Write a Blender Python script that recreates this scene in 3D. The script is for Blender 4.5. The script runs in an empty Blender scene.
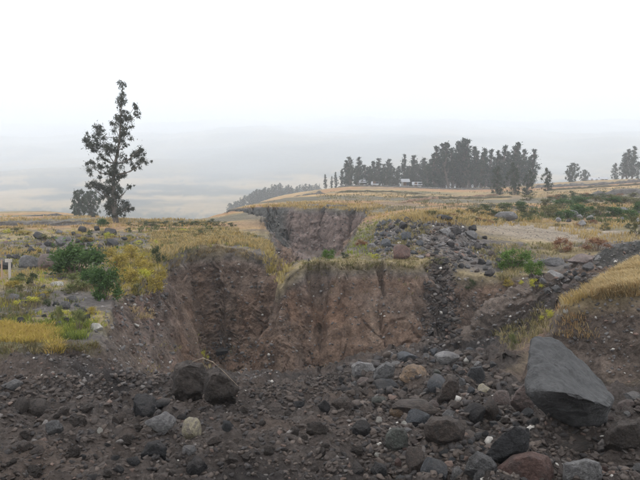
import bpy, bmesh, math, random
import numpy as np
from mathutils import Vector, Matrix
random.seed(7)
RNG = np.random.default_rng(11)
SC = bpy.context.scene
COL = SC.collection

# ------------------------------------------------------------------ camera, sky, sun, exposure
F = 628.0                                   # focal length in photo pixels (640 wide)
PITCH = math.atan(50 / F)                   # eye level lies 50 px above the middle of the photo
cam_d = bpy.data.cameras.new('camera')
cam_d.sensor_width = 36.0
cam_d.lens = 36.0 * F / 640.0
cam_d.clip_start = 0.05
cam_d.clip_end = 30000
cam = bpy.data.objects.new('camera', cam_d)
COL.objects.link(cam)
cam.location = (0, 0, 0)
cam.rotation_euler = (math.pi / 2 - PITCH, 0, 0)
SC.camera = cam

SUN_EL, SUN_AZ = math.radians(58), math.radians(-35)      # high, behind cloud, a little to the left
world = bpy.data.worlds.new('World')
SC.world = world
world.use_nodes = True
wn, wl = world.node_tree.nodes, world.node_tree.links
wn.clear()
wout = wn.new('ShaderNodeOutputWorld')
wbg = wn.new('ShaderNodeBackground')
sky = wn.new('ShaderNodeTexSky')
sky.sky_type = 'NISHITA'
sky.sun_disc = False
sky.sun_elevation = SUN_EL
sky.sun_rotation = SUN_AZ
sky.dust_density = 4.0
hsv = wn.new('ShaderNodeHueSaturation')
hsv.inputs['Saturation'].default_value = 0.25
cl_mix = wn.new('ShaderNodeMixRGB')
cl_mix.inputs['Fac'].default_value = 0.86
wtc = wn.new('ShaderNodeTexCoord')
cln = wn.new('ShaderNodeTexNoise')
cln.inputs['Scale'].default_value = 2.2
cln.inputs['Detail'].default_value = 4
clr = wn.new('ShaderNodeValToRGB')
clr.color_ramp.elements[0].position = 0.3
clr.color_ramp.elements[0].color = (10.6, 11.1, 11.9, 1)
clr.color_ramp.elements[1].position = 0.7
clr.color_ramp.elements[1].color = (12.6, 12.9, 13.4, 1)
wl.new(wtc.outputs['Generated'], cln.inputs['Vector'])
wl.new(cln.outputs['Fac'], clr.inputs['Fac'])
wl.new(sky.outputs['Color'], hsv.inputs['Color'])
wl.new(hsv.outputs['Color'], cl_mix.inputs['Color1'])
wl.new(clr.outputs['Color'], cl_mix.inputs['Color2'])
wl.new(cl_mix.outputs['Color'], wbg.inputs['Color'])
wbg.inputs['Strength'].default_value = 0.15
wl.new(wbg.outputs['Background'], wout.inputs['Surface'])

sun_d = bpy.data.lights.new('sun', 'SUN')
sun_d.energy = 0.6
sun_d.angle = math.radians(25)
sun_d.color = (1.0, 0.96, 0.9)
sun = bpy.data.objects.new('sun', sun_d)
COL.objects.link(sun)
sun.rotation_euler = (math.pi / 2 - SUN_EL, 0, math.pi - SUN_AZ)

SC.view_settings.view_transform = 'Standard'
SC.view_settings.look = 'None'
SC.view_settings.exposure = 0.55
SC.view_settings.gamma = 1.0
SC.cycles.use_denoising = True
SC.cycles.max_bounces = 12
SC.cycles.diffuse_bounces = 3
SC.cycles.volume_bounces = 10
SC.cycles.transparent_max_bounces = 8

# ------------------------------------------------------------------ helpers
def pix_dir(px, py):
    u, v = (px - 320) / F, (240 - py) / F
    c, s = math.cos(PITCH), math.sin(PITCH)
    return u, c + v * s, -s + v * c           # right, forward, up (not normalised)

def at(px, py, d):                            # the point at forward distance d seen at a photo pixel
    x, y, z = pix_dir(px, py)
    return Vector((x * d / y, d, z * d / y))

_perm = np.random.default_rng(3).permutation(4096).astype(np.int32)
_gr = np.random.default_rng(4).normal(size=(4096, 3)).astype(np.float32)
_gr /= np.linalg.norm(_gr, axis=1, keepdims=True)

def perlin(x, y, z):
    x, y, z = np.broadcast_arrays(np.asarray(x, np.float32), np.asarray(y, np.float32), np.asarray(z, np.float32))
    xi, yi, zi = np.floor(x), np.floor(y), np.floor(z)
    fx, fy, fz = x - xi, y - yi, z - zi
    xi, yi, zi = xi.astype(np.int32), yi.astype(np.int32), zi.astype(np.int32)
    ux, uy, uz = fx * fx * (3 - 2 * fx), fy * fy * (3 - 2 * fy), fz * fz * (3 - 2 * fz)
    out = 0
    for dx in (0, 1):
        hx = _perm[(xi + dx) & 4095]
        wx = ux if dx else 1 - ux
        for dy in (0, 1):
            hy = _perm[(hx + yi + dy) & 4095]
            wxy = wx * (uy if dy else 1 - uy)
            for dz in (0, 1):
                g = _gr[_perm[(hy + zi + dz) & 4095]]
                n = g[..., 0] * (fx - dx) + g[..., 1] * (fy - dy) + g[..., 2] * (fz - dz)
                out = out + n * (wxy * (uz if dz else 1 - uz))
    return out

def fbm(x, y, z, octaves=4, gain=0.5):
    a, s, f = 1.0, 0.0, 1.0
    for k in range(octaves):
        s = s + a * perlin(x * f + 17.3 * k, y * f - 9.1 * k, z * f + 3.7 * k)
        a *= gain
        f *= 2.03
    return s

def sstep(a, b, x):
    t = np.clip((x - a) / (b - a), 0, 1)
    return t * t * (3 - 2 * t)

def mesh_obj(name, verts, faces, mat=None, parent=None, smooth=False, cols=None):
    me = bpy.data.meshes.new(name)
    verts = np.asarray(verts, np.float32)
    if isinstance(faces, np.ndarray):
        nf, k = faces.shape
        me.vertices.add(len(verts))
        me.vertices.foreach_set('co', verts.ravel())
        me.loops.add(nf * k)
        me.loops.foreach_set('vertex_index', faces.astype(np.int32).ravel())
        me.polygons.add(nf)
        me.polygons.foreach_set('loop_start', np.arange(0, nf * k, k, dtype=np.int32))
        me.update(calc_edges=True)
    else:
        me.from_pydata([tuple(v) for v in verts], [], faces)
    if smooth:
        me.polygons.foreach_set('use_smooth', np.ones(len(me.polygons), bool))
    if cols is not None:
        at_ = me.color_attributes.new('Col', 'FLOAT_COLOR', 'POINT')
        c4 = np.ones((len(verts), 4), np.float32)
        c4[:, :3] = cols
        at_.data.foreach_set('color', c4.ravel())
    if mat:
        me.materials.append(mat)
    o = bpy.data.objects.new(name, me)
    COL.objects.link(o)
    if parent:
        o.parent = parent
    return o

def tag(o, label=None, cat=None, group=None, kind=None):
    if label: o['label'] = label
    if cat: o['category'] = cat
    if group: o['group'] = group
    if kind: o['kind'] = kind
    return o

def node_mat(name, rough=0.9, color=None, attr=None, n1=(6.0, 0.35), n2=(40.0, 0.3), bump=(25.0, 0.02), trans=0.0, spec=0.2):
    """base colour (constant or the vertex colour of the thing) broken up by two noises, with a fine bump"""
    m = bpy.data.materials.new(name)
    m.use_nodes = True
    nt = m.node_tree
    N, L = nt.nodes, nt.links
    b = N['Principled BSDF']
    b.inputs['Roughness'].default_value = rough
    b.inputs['Specular IOR Level'].default_value = spec
    tc = N.new('ShaderNodeTexCoord')
    if attr:
        a = N.new('ShaderNodeAttribute')
        a.attribute_name = attr
        base = a.outputs['Color']
    else:
        a = N.new('ShaderNodeRGB')
        a.outputs[0].default_value = (*color, 1)
        base = a.outputs[0]
    for sc_, amt in (n1, n2):
        if amt <= 0: continue
        n = N.new('ShaderNodeTexNoise')
        n.inputs['Scale'].default_value = sc_
        n.inputs['Detail'].default_value = 5
        n.inputs['Roughness'].default_value = 0.65
        L.new(tc.outputs['Object'], n.inputs['Vector'])
        mr = N.new('ShaderNodeMapRange')
        mr.inputs['From Min'].default_value = 0.25
        mr.inputs['From Max'].default_value = 0.75
        mr.inputs['To Min'].default_value = 1 - amt
        mr.inputs['To Max'].default_value = 1 + amt
        L.new(n.outputs['Fac'], mr.inputs['Value'])
        mx = N.new('ShaderNodeVectorMath')
        mx.operation = 'SCALE'
        L.new(base, mx.inputs[0])
        L.new(mr.outputs['Result'], mx.inputs['Scale'])
        base = mx.outputs['Vector']
    L.new(base, b.inputs['Base Color'])
    if bump and bump[1] > 0:
        n = N.new('ShaderNodeTexNoise')
        n.inputs['Scale'].default_value = bump[0]
        n.inputs['Detail'].default_value = 6
        n.inputs['Roughness'].default_value = 0.7
        L.new(tc.outputs['Object'], n.inputs['Vector'])
        bp = N.new('ShaderNodeBump')
        bp.inputs['Strength'].default_value = 1.0
        bp.inputs['Distance'].default_value = bump[1]
        L.new(n.outputs['Fac'], bp.inputs['Height'])
        L.new(bp.outputs['Normal'], b.inputs['Normal'])
    if trans > 0:
        b.inputs['Transmission Weight'].default_value = 0
        t = N.new('ShaderNodeBsdfTranslucent')
        L.new(base, t.inputs['Color'])
        mxs = N.new('ShaderNodeMixShader')
        mxs.inputs['Fac'].default_value = trans
        L.new(b.outputs['BSDF'], mxs.inputs[1])
        L.new(t.outputs['BSDF'], mxs.inputs[2])
        L.new(mxs.outputs['Shader'], N['Material Output'].inputs['Surface'])
    return m

# ------------------------------------------------------------------ the land: heights
class Surf:
    """smooth land through surveyed points (thin plate over bearing and log distance)"""
    U = np.linspace(-1.1, 1.1, 221)
    LY = np.linspace(math.log(0.7), math.log(8000), 520)
    def __init__(self, pts, lam=0.002):
        p = np.array([((px - 320) / F, math.log(d), at(px, py, d).z / d) for px, py, d in pts])
        self.c = p[:, :2] * (4.0, 1.6)
        n = len(p)
        K = self.k(self.c, self.c) + lam * np.eye(n)
        Q = np.c_[np.ones(n), self.c]
        A = np.block([[K, Q], [Q.T, np.zeros((3, 3))]])
        s = np.linalg.solve(A, np.r_[p[:, 2], 0, 0, 0])
        g = np.stack(np.meshgrid(self.U, self.LY, indexing='ij'), -1).reshape(-1, 2) * (4.0, 1.6)
        self.g = (self.k(g, self.c) @ s[:n] + np.c_[np.ones(len(g)), g] @ s[n:]).reshape(len(self.U), len(self.LY))
    @staticmethod
    def k(a, b):
        r2 = ((a[:, None] - b[None]) ** 2).sum(-1) + 1e-12
        return 0.5 * r2 * np.log(r2)
    def __call__(self, X, Y):
        Yc = np.maximum(Y, 0.9)
        u = np.clip((X / Yc + 1.1) / 2.2 * 220, 0, 219.999)
        l = np.clip((np.log(Yc) - self.LY[0]) / (self.LY[1] - self.LY[0]), 0, 518.999)
        i, j = u.astype(int), l.astype(int)
        a, b = u - i, l - j
        g = self.g
        v = (g[i, j] * (1 - a) + g[i + 1, j] * a) * (1 - b) + (g[i, j + 1] * (1 - a) + g[i + 1, j + 1] * a) * b
        return v * Yc

PLATEAU = Surf([
    (-300, 352, 12), (-120, 352, 12), (0, 345, 12), (60, 345, 12.2), (98, 343, 12.5), (0, 330, 13.6), (60, 320, 14.8), (0, 300, 17), (100, 300, 17.5),
    (0, 275, 22), (100, 274, 22.6), (165, 262, 26), (0, 250, 31), (120, 247, 33), (215, 244, 32.5), (270, 254, 30), (268, 244, 36), (-200, 250, 31),
    (0, 235, 42), (150, 233, 45), (230, 228, 48), (0, 224, 55), (117, 223, 54), (200, 220.5, 62), (-200, 224, 55),
    (0, 219, 72), (150, 219, 70), (212, 217, 76), (0, 215, 105), (80, 215, 105), (0, 212.5, 150), (-200, 212, 150), (60, 213, 140),
    (130, 228, 110), (180, 240, 100), (205, 240, 110), (120, 240, 180), (0, 222, 200), (-200, 222, 200), (0, 240, 260), (180, 262, 200), (100, 255, 250), (-250, 240, 260),
    (230, 226, 110), (240, 228, 140), (235, 235, 200), (252, 207, 220), (285, 198, 255), (310, 193, 290), (232, 212, 380), (252, 205.5, 390), (285, 198, 400), (305, 192.5, 410), (195, 240, 340), (300, 212, 520), (340, 212, 520),
    (0, 240, 360), (120, 245, 350), (-250, 240, 360), (-250, 217, 500), (0, 217, 500), (110, 221, 480), (200, 222, 500), (250, 217, 560), (320, 212, 600),
    (-250, 204, 650), (0, 205, 650), (150, 207, 650), (250, 204, 700), (400, 204, 700),
    (-250, 193, 850), (0, 194, 850), (200, 193, 870), (400, 188, 900), (640, 186, 900), (900, 188, 900),
    (-250, 177, 1200), (0, 177, 1200), (200, 176, 1200), (400, 166, 1250), (640, 166, 1250), (900, 166, 1250),
    (-250, 156, 1800), (0, 156, 1800), (200, 152, 1800), (400, 144, 1800), (640, 144, 1800), (900, 144, 1800),
    (-250, 137, 3200), (0, 137, 3200), (320, 129, 3200), (640, 129, 3200), (900, 129, 3200),
    (-250, 123, 5000), (0, 123, 5000), (320, 117, 5000), (640, 117, 5000), (900, 117, 5000), (0, 114, 7000), (320, 113, 7000), (640, 113, 7000),
    (225, 211, 84), (250, 207.5, 73), (290, 206.5, 66), (370, 210, 60), (290, 203, 78), (270, 201, 95), (300, 197, 110), (330, 193, 130), (318, 191, 160), (330, 188.5, 195), (335, 189, 240), (345, 190, 370),
    (364, 221, 50), (350, 243, 37), (343, 255, 30), (318, 258, 28.4), (293, 266, 27.2), (280, 289, 25.2), (287, 278, 25.2), (301, 263, 26.4), (320, 259, 27.2), (348, 262, 25.8), (366, 261.5, 25.8), (382, 258.5, 27), (400, 261, 26),
    (434, 258, 27), (470, 263, 27), (380, 224, 38), (430, 216, 37), (455, 216, 37), (472, 238, 32), (440, 216.5, 31.3), (426, 219, 31.5), (455, 222, 31.2), (442, 240, 28.8), (402, 223, 32.5), (385, 232, 32.5), (402, 240, 29.6), (415, 226, 31.6),
    (430, 211, 44), (400, 211.5, 52), (450, 206, 65), (500, 212, 50), (500, 201, 85), (450, 196, 110), (450, 189, 165), (400, 188, 200), (550, 191, 120),
    (600, 191, 110), (640, 188, 112), (600, 184, 165), (640, 180, 170), (560, 183, 200), (520, 186, 185), (640, 180, 240), (450, 190, 260), (560, 184, 260),
    (640, 206, 420), (450, 206, 420), (560, 210, 560), (420, 210, 560), (800, 210, 560), (800, 190, 110), (800, 182, 200), (800, 212, 420), 
    (490, 237, 33), (540, 237, 33.5), (590, 238, 34), (520, 223, 45), (600, 224, 45), (645, 229, 39), (600, 211, 60), (645, 209, 60), (800, 212, 60),
    (500, 268, 26), (520, 262, 27), (545, 270, 25.5), (575, 258, 28), (610, 246, 30.5), (660, 236, 35), (800, 224, 45),
    (640, 286, 12.5), (600, 289, 13.2), (588, 291, 14.4), (563, 303, 13.5), (640, 270, 15.5), (640, 260, 18.3), (610, 274.5, 16), (700, 247, 21), (800, 235, 26), (780, 282, 11.5), (780, 262, 15),
])
GULLY = Surf([
    (-200, 476, 3.5), (0, 476, 3.5), (320, 476, 3.5), (640, 476, 3.5), (840, 476, 3.5), (320, 1060, 1.0), (-250, 1060, 1), (900, 1060, 1), (320, 640, 2.0), (-200, 640, 2), (840, 640, 2), (0, 640, 2), (640, 640, 2),
    (-100, 437, 6), (0, 438, 6), (160, 440, 6), (320, 441, 6), (480, 440, 6), (640, 438, 6), (840, 438, 6),
    (-200, 404, 9), (0, 406, 9), (160, 412, 9), (320, 415, 9), (480, 414, 9), (640, 408, 9), (840, 400, 9),
    (-200, 380, 11.3), (0, 380, 11.4), (90, 380, 11.6), (200, 394, 12), (320, 402, 12), (440, 400, 12), (555, 398, 12), (640, 394, 11.3), (780, 390, 11),
    (130, 382, 16), (200, 388, 15), (320, 396, 15.5), (450, 385, 15), (520, 378, 15), (180, 384, 20), (260, 388, 19), (330, 391, 18),
    (140, 385, 20), (190, 384, 25), (240, 376, 28), (300, 384, 24), (230, 366, 31), (350, 377, 23), (400, 354, 24.5), (440, 348, 24), (475, 349, 22.5), (395, 374, 18.5),
    (445, 376, 16), (490, 366, 18), (360, 372, 21), (500, 329, 21.6), (525, 310.5, 22), (552, 290, 22.8), (474, 343, 23.6), (500, 334, 23.4), (520, 353, 19.4), (545, 338, 20), (556, 334, 18), (600, 300, 20), (640, 284, 24), (800, 262, 32), (560, 355, 16),
    (276, 335, 31), (262, 312, 38), (300, 304, 36), (256, 282, 50), (318, 275, 46), (228, 258, 65), (290, 262, 56), (215, 250, 88), (-200, 330, 60), (100, 330, 60), (500, 300, 60), (800, 290, 60),
])

# the rim of the ravine: (px, py, distance, width of the wall or slope below it)
RIM = [(-120, 350, 12, .3), (-8, 347, 12, .25), (14, 352, 11.7, .25), (34, 346, 12.2, .3), (52, 353, 11.7, .25), (74, 344, 12.4, .35), (86, 349, 12, .35), (99, 343, 12.5, .5), (106, 312, 15.5, 1.2), (113, 293, 18.5, 1.5), (150, 276, 22.5, 1.4),
       (165, 262, 26, 1.5), (185, 250, 30, 1.4), (215, 246, 32, 1.3), (245, 248, 31.5, 1.4), (270, 256, 29.5, 1.8), (272, 245, 36, 2.5),
       (268, 231, 46, 3), (262, 222.5, 57, 3), (236, 218.5, 72, 3), (200, 217, 88, 4), (212, 213, 95, 4), (228, 210, 84, 5), (250, 207, 74, 8), (284, 206, 66, 8),
       (296, 206.5, 65, 1.8), (310, 209, 62.5, 1.5), (324, 206.5, 65, 2.2), (338, 210.5, 61, 1.6), (352, 208, 63.5, 1.8), (370, 210.5, 60, 1.6), (364, 222, 50, 2.5), (350, 243, 37, 2.5), (343, 256, 30, 1.2), (318, 259, 28.6, 1), (294, 264, 27.8, 1.0), (283, 278, 26.6, 1.2), (279, 292, 25, 1.2), (285, 283, 24.8, 1.2), (290, 272, 25.2, 1.3),
       (303, 264.5, 25.6, 1.3), (318, 260.5, 26.6, 1.2), (332, 260, 26.2, 1.3), (348, 263.5, 25.4, 1.4), (366, 263, 25.3, 1.3), (382, 260.5, 26.6, 1.2), (398, 263, 25.5, 1.4), (412, 264.5, 25.3, 1.4), (426, 263, 26.3, 1.6), (440, 265, 26.9, 3.2), (450, 268, 26.4, 2.8), (455, 271, 25.2, .9), (500, 281, 24.0, .7), (545, 283, 24.2, .9),
       (575, 265, 26.5, 4), (610, 248, 30, 4.5), (660, 236, 35, 5), (800, 222, 45, 5), (800, 235, 26, 3), (700, 247, 21, 2.5), (640, 260, 18.3, 2), (610, 274, 16.3, 1.6),
       (588, 291, 14.6, .9), (563, 304, 13.6, .8), (558, 316, 12.9, .6), (600, 296, 12.4, .55), (640, 289, 12.0, .5), (780, 286, 11.3, .5)]
_poly = [(-40, -20, 1), (-40, 12, .6)] + [(*at(a, b, d)[:2], w) for a, b, d, w in RIM] + [(40, 11, 1), (40, -20, 1)]
_poly = np.array(_poly)

def rim_dist(X, Y):
    """signed distance to the rim (positive inside the ravine) and the wall width there"""
    best = np.full(X.shape, 1e18)
    wid = np.ones(X.shape)
    inside = np.zeros(X.shape, bool)
    n = len(_poly)
    for i in range(n):
        x0, y0, w0 = _poly[i]
        x1, y1, w1 = _poly[(i + 1) % n]
        ex, ey = x1 - x0, y1 - y0
        t = np.clip(((X - x0) * ex + (Y - y0) * ey) / (ex * ex + ey * ey), 0, 1)
        d2 = (X - x0 - t * ex) ** 2 + (Y - y0 - t * ey) ** 2
        m = d2 < best
        best = np.where(m, d2, best)
        wid = np.where(m, w0 + (w1 - w0) * t, wid)
        if y1 != y0:
            inside ^= ((y0 > Y) != (y1 > Y)) & (X < ex * (Y - y0) / ey + x0)
    return np.where(inside, 1, -1) * np.sqrt(best), wid

RIDGE = np.array([at(a, b, d)[:2] for a, b, d in [(478, 351, 22.0), (500, 333, 21.7), (525, 312, 22.1), (556, 289, 23.2), (585, 268, 26)]])
def ridge_dist(X, Y):
    best = np.full(np.shape(X), 1e9)
    for (x0, y0), (x1, y1) in zip(RIDGE[:-1], RIDGE[1:]):
        ex, ey = x1 - x0, y1 - y0
        t = np.clip(((X - x0) * ex + (Y - y0) * ey) / (ex * ex + ey * ey), 0, 1)
        best = np.minimum(best, np.hypot(X - x0 - t * ex, Y - y0 - t * ey))
    return best

def land(X, Y):
    """height, signed rim distance, wall width, fraction of the drop"""
    X, Y = np.asarray(X, float), np.asarray(Y, float)
    shp = X.shape
    X, Y = X.ravel(), Y.ravel()
    P = PLATEAU(X, Y)
    far = sstep(150, 900, Y)
    P = P + 0.10 * fbm(X * .35, Y * .35, 0, 3) * (1 + Y * .004) * (1 - far) + far * (Y * .012) * fbm(X * .0016, Y * .0016, 5.5, 4) + sstep(900, 1800, Y) * (1 - sstep(4000, 5500, Y)) * 60 * fbm(X * .0016 + 4, Y * .0009, 2.5, 4)
    s = np.full(X.shape, -50.0)
    w = np.ones(X.shape)
    fr = np.zeros(X.shape)
    z = P.copy()
    near = np.nonzero(Y < 110)[0]
    if len(near):
        x, y = X[near], Y[near]
        amp = np.clip(0.012 * y, 0.12, 0.6)
        wx = x + amp * (fbm(x * .55, y * .55, 1.5, 3) + .35 * perlin(x * 2.1, y * 2.1, 9.0))
        wy = y + amp * (fbm(x * .55, y * .55, 7.5, 3) + .35 * perlin(x * 2.1, y * 2.1, 4.0))
        sd, wd = rim_dist(wx, wy)
        G = GULLY(x, y) + .16 * fbm(x * .6, y * .6, 2.2, 3) * sstep(3, 9, y)
        G = G + .75 * np.exp(-(ridge_dist(wx, wy) / .42) ** 2)
        G = np.minimum(G, P[near] - .15)
        t = np.clip(sd / wd, 0, 3)
        f = .88 * np.minimum(t, 1) ** .85 + .12 * sstep(.8, 2.6, t)
        z[near] = P[near] + (G - P[near]) * f
        s[near], w[near], fr[near] = sd, wd, f
    return z.reshape(shp), s.reshape(shp), w.reshape(shp), fr.reshape(shp)

def height(x, y):
    return float(land(np.array([x]), np.array([y]))[0][0])

LOOK = {}
def cast(px, py):
    """points of the land seen at photo pixels: position, rim distance"""
    px = np.clip(np.round(np.atleast_1d(px)).astype(int) + 120, 0, 879)
    py = np.clip(np.round(np.atleast_1d(py)).astype(int), 0, 479)
    i = LOOK['idx'][py, px]
    return LOOK['V'][i], LOOK['S'][i], i >= 0

def seen(px, py):
    return Vector(cast(px, py)[0][0])

# ------------------------------------------------------------------ the land: meshes
def build_land():
    u = np.r_[np.linspace(-.95, -.70, 14)[:-1], np.linspace(-.70, -.56, 48)[:-1], np.linspace(-.56, .56, 600), np.linspace(.56, .70, 48)[1:], np.linspace(.70, .95, 14)[1:]]
    bands = [(.9, 2.1, 8, 60), (2.1, 3.3, 70, 160), (3.3, 6, 90, 260), (6, 9, 80, 260), (9, 14.5, 150, 460), (14.5, 20, 90, 360), (20, 25, 150, 360), (25, 34, 200, 440), (34, 60, 110, 360),
             (60, 110, 90, 240), (110, 400, 60, 200), (400, 7000, 80, 200)]
    rows = []
    for a, b, m, n in bands:
        ys = np.geomspace(a, b, n)
        Xf = u[:, None] * ys
        Yf = np.broadcast_to(ys, Xf.shape)
        z = land(Xf, Yf)[0]
        q = z / Yf
        seg = np.sqrt(np.diff(q, axis=1) ** 2 + (.10 * np.diff(z, axis=1) / ys[1:]) ** 2 + (.10 * np.diff(np.log(Yf), axis=1)) ** 2)
        cum = np.c_[np.zeros(len(u)), np.cumsum(seg, 1)]
        cum /= cum[:, -1:]
        tgt = np.linspace(0, 1, m + 1)[:-1] if b < 7000 else np.linspace(0, 1, m)
        yy = np.stack([np.interp(tgt, cum[i], ys) for i in range(len(u))])
        rows.append(yy)
    Y = np.concatenate(rows, 1)
    X = u[:, None] * Y
    Z, S, W, FR = land(X, Y)
    V = np.stack([X, Y, Z], -1)
    def normals(V):
        du = np.gradient(V, axis=0)
        dv = np.gradient(V, axis=1)
        n = np.cross(du, dv)
        return n / np.maximum(np.linalg.norm(n, axis=-1, keepdims=True), 1e-12)
    Nn = normals(V)
    # --- masks
    in_g = sstep(-.1, .25, S)
    wall = in_g * (1 - sstep(1.1, 1.9, S / W))
    floor = in_g * sstep(1.0, 1.8, S / W)
    steep = 1 - sstep(.35, .8, Nn[..., 2])
    wall = np.clip(in_g - floor, 0, 1)
    # --- relief: clods on the rubble, flutes and ledges on the walls, tufts on the fields
    x, y, z = X, Y, Z
    nearw = (Y < 120)
    disp = np.zeros(X.shape, np.float32)
    bil = lambda k, a, b, c: np.abs(perlin(x * k + a, y * k + b, z * k + c))
    clod = .42 * perlin(x * .42, y * .42, 5.) * sstep(3.2, 6, y) + (.5 - bil(.9, 0, 0, 0)) * .55 + (.4 - bil(2.3, 1, 5, 2)) * .36 + bil(4.7, 4, 0, 1) * .27 + bil(9.5, 2, 3, 9) * .11 + bil(19, 2, 3, 9) * .055 - .2
    disp += floor * (clod * np.clip(.5 + .06 * y, .6, 1.3))
    flute = -np.abs(perlin(x * .8, y * .8, z * .14)) * .55 + perlin(x * 2.3, y * 2.3, z * .3) * .28 - np.abs(perlin(x * 3.4, y * 3.4, z * .3 + 5)) * .22 + .17
    lump = bil(1.7, 3, 1, 7) * .30 + bil(4.1, 8, 1, 3) * .22 + bil(9, 0, 4, 1) * .12 + perlin(x * 18, y * 18, z * 18) * .05 - .16
    lump = lump * (.25 + .95 * sstep(-.25, .35, fbm(x * .3, y * .3, z * .45 + 4, 3))) * (1 - .45 * np.exp(-((320 + F * x / y - 355) / 60) ** 2))
    crack = -.11 * (1 - sstep(.0, .035, np.abs(perlin(x * .9 + 2, y * .9, z * .5)))) * sstep(-.1, .2, perlin(x * .4, y * .4, z * .4 + 8))
    lump = lump + crack
    bedh = z * 1.3 + 1.1 * perlin(x * .25, y * .25, z * .4)
    ledge = (np.abs((bedh - np.floor(bedh)) - .5) - .25) * .16 * sstep(-.25, .25, perlin(x * .3 + 7, y * .3, z * .7))
    disp += wall * (flute + lump + ledge) * np.clip(y / 22, .5, 1.6) * sstep(0, .12, FR)
    grassy = (1 - in_g) * nearw
    disp += grassy * (.06 * perlin(x * .9, y * .9, 0) + .05 * perlin(x * 2.7, y * 2.7, 3)) * (1 - sstep(60, 120, y)) * 1.2
    disp *= sstep(.9, 2.4, Y)
    V = V + Nn * disp[..., None]
    # --- base colours of the earth itself
    def mix(a, b, t): return a + (b - a) * t[..., None]
    C = lambda *c: np.array(c, np.float32)
    n1 = fbm(x * .5, y * .5, z * .5, 4)
    n2 = fbm(x * .12 + 5, y * .12, z * 0, 3)
    n3 = fbm(x * 2.2, y * 2.2, z * 2.2, 3)
    # wall: brown ash with grey and reddish beds, dark top bed
    wallc = np.broadcast_to(C(.176, .117, .084), V.shape).copy()
    bed = perlin(x * .06, y * .06, z * .9 + .6 * perlin(x * .3, y * .3, z * .3))
    wallc = mix(wallc, C(.145, .105, .082), sstep(-.05, .3, bed + .5 * n1) * .8)
    wallc = mix(wallc, C(.195, .116, .076), sstep(.05, .4, perlin(x * .35 + 9, y * .35, z * .5)) * .8)
    streak = perlin(x * 1.6, y * 1.6, z * .16 + 3)
    wallc = mix(wallc, C(.27, .195, .145), sstep(.12, .45, streak) * .6)
    wallc = mix(wallc, C(.095, .08, .072), sstep(.1, .5, perlin(x * .8 + 3, y * .8, z * .12)) * .6)
    wallc = mix(wallc, C(.115, .10, .092), (1 - sstep(.03, .12, FR)) * .8)
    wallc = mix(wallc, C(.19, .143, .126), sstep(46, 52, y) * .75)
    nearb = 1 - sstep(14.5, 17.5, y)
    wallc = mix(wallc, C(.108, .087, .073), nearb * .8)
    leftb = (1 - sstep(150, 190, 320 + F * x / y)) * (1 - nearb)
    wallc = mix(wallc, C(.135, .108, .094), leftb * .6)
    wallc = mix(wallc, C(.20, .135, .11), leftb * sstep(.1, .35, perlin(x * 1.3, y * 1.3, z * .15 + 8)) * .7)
    topb = (1 - sstep(.06, .18, FR + .08 * n1)) * sstep(20, 23, y)
    wallc = mix(wallc, C(.13, .118, .112), topb * .7)
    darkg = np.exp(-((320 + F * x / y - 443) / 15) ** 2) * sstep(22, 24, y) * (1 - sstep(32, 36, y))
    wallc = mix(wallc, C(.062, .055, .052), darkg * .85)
    wallc *= (1 + .45 * n3)[..., None]
    wallc *= (1 + .3 * fbm(x * 5, y * 5, z * 5, 3))[..., None]
    rub = np.broadcast_to(C(.074, .060, .052), V.shape).copy()
    rub = mix(rub, C(.10, .076, .062), sstep(.0, .5, n1))
    rub = mix(rub, C(.038, .033, .031), sstep(.05, .5, -n1 + .4 * n2))
    rub = mix(rub, C(.12, .085, .065), sstep(17, 24, y) * (1 - sstep(360, 420, 320 + F * x / y)) * .55 * sstep(-.3, .4, n1))
    rub *= (1 + .45 * n3)[..., None]
    grass = np.broadcast_to(C(.235, .18, .092), V.shape).copy()
    grass = mix(grass, C(.12, .11, .060), sstep(-.1, .35, n2 + .6 * n1))
    grass = mix(grass, C(.10, .085, .075), sstep(-.05, .35, n1 - .3 * n2) * (1 - sstep(70, 140, y)))
    grass *= (1 + .3 * n3)[..., None]
    PX = 320 + F * X / Y
    PY = 190 - F * Z / Y
    farm = sstep(38, 60, y) * (1 - sstep(200, 400, y))
    strip = perlin(x * .01, np.log(y) * 5.5 + x * .006, 2.0)
    grass = mix(grass, C(.33, .215, .10), farm * sstep(-.15, .1, strip) * .95)
    grass = mix(grass, C(.27, .15, .075), farm * sstep(.1, .25, strip) * .9)
    grass = mix(grass, C(.12, .105, .075), farm * sstep(.08, .25, -strip) * .9)
    grass = mix(grass, C(.15, .12, .085), farm * sstep(.1, .4, fbm(x * .12, y * .05, 8.0, 3)) * .7)
    # gravelly flat beyond the right hand wall
    gx, gy = at(540, 230, 38)[:2]
    flat = sstep(1.15, .7, np.sqrt(((x - gx) / 6.5) ** 2 + ((y - gy) / 7.5) ** 2)) if False else 1 - sstep(.75, 1.1, np.sqrt(((x - gx) / 5.6) ** 2 + ((y - gy) / 6.5) ** 2) + .25 * n1)
    flat = flat * (1 - in_g)
    grass = mix(grass, C(.24, .195, .145), flat)
    # stony spots: mounds behind the middle wall and the near left bank
    def spot(px, py, d, rx, ry):
        cx, cy = at(px, py, d)[:2]
        return 1 - sstep(.6, 1.15, np.sqrt(((x - cx) / rx) ** 2 + ((y - cy) / ry) ** 2) + .35 * n1)
    stony = np.maximum.reduce([spot(400, 240, 32, 3.0, 5), spot(448, 238, 31, 2.6, 5), spot(520, 262, 27, 3.5, 2.5), spot(40, 303, 17, 2.3, 2.0), spot(90, 240, 37, 4.5, 7), spot(20, 255, 28, 4, 3.5), spot(580, 212, 58, 14, 4)])
    grass = mix(grass, C(.105, .092, .085), stony * (1 - in_g) * .95)
    # far hillsides: pale stubble fields, dark scrub, uneven mist painted in higher up
    hill = sstep(290, 360, y)
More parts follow.
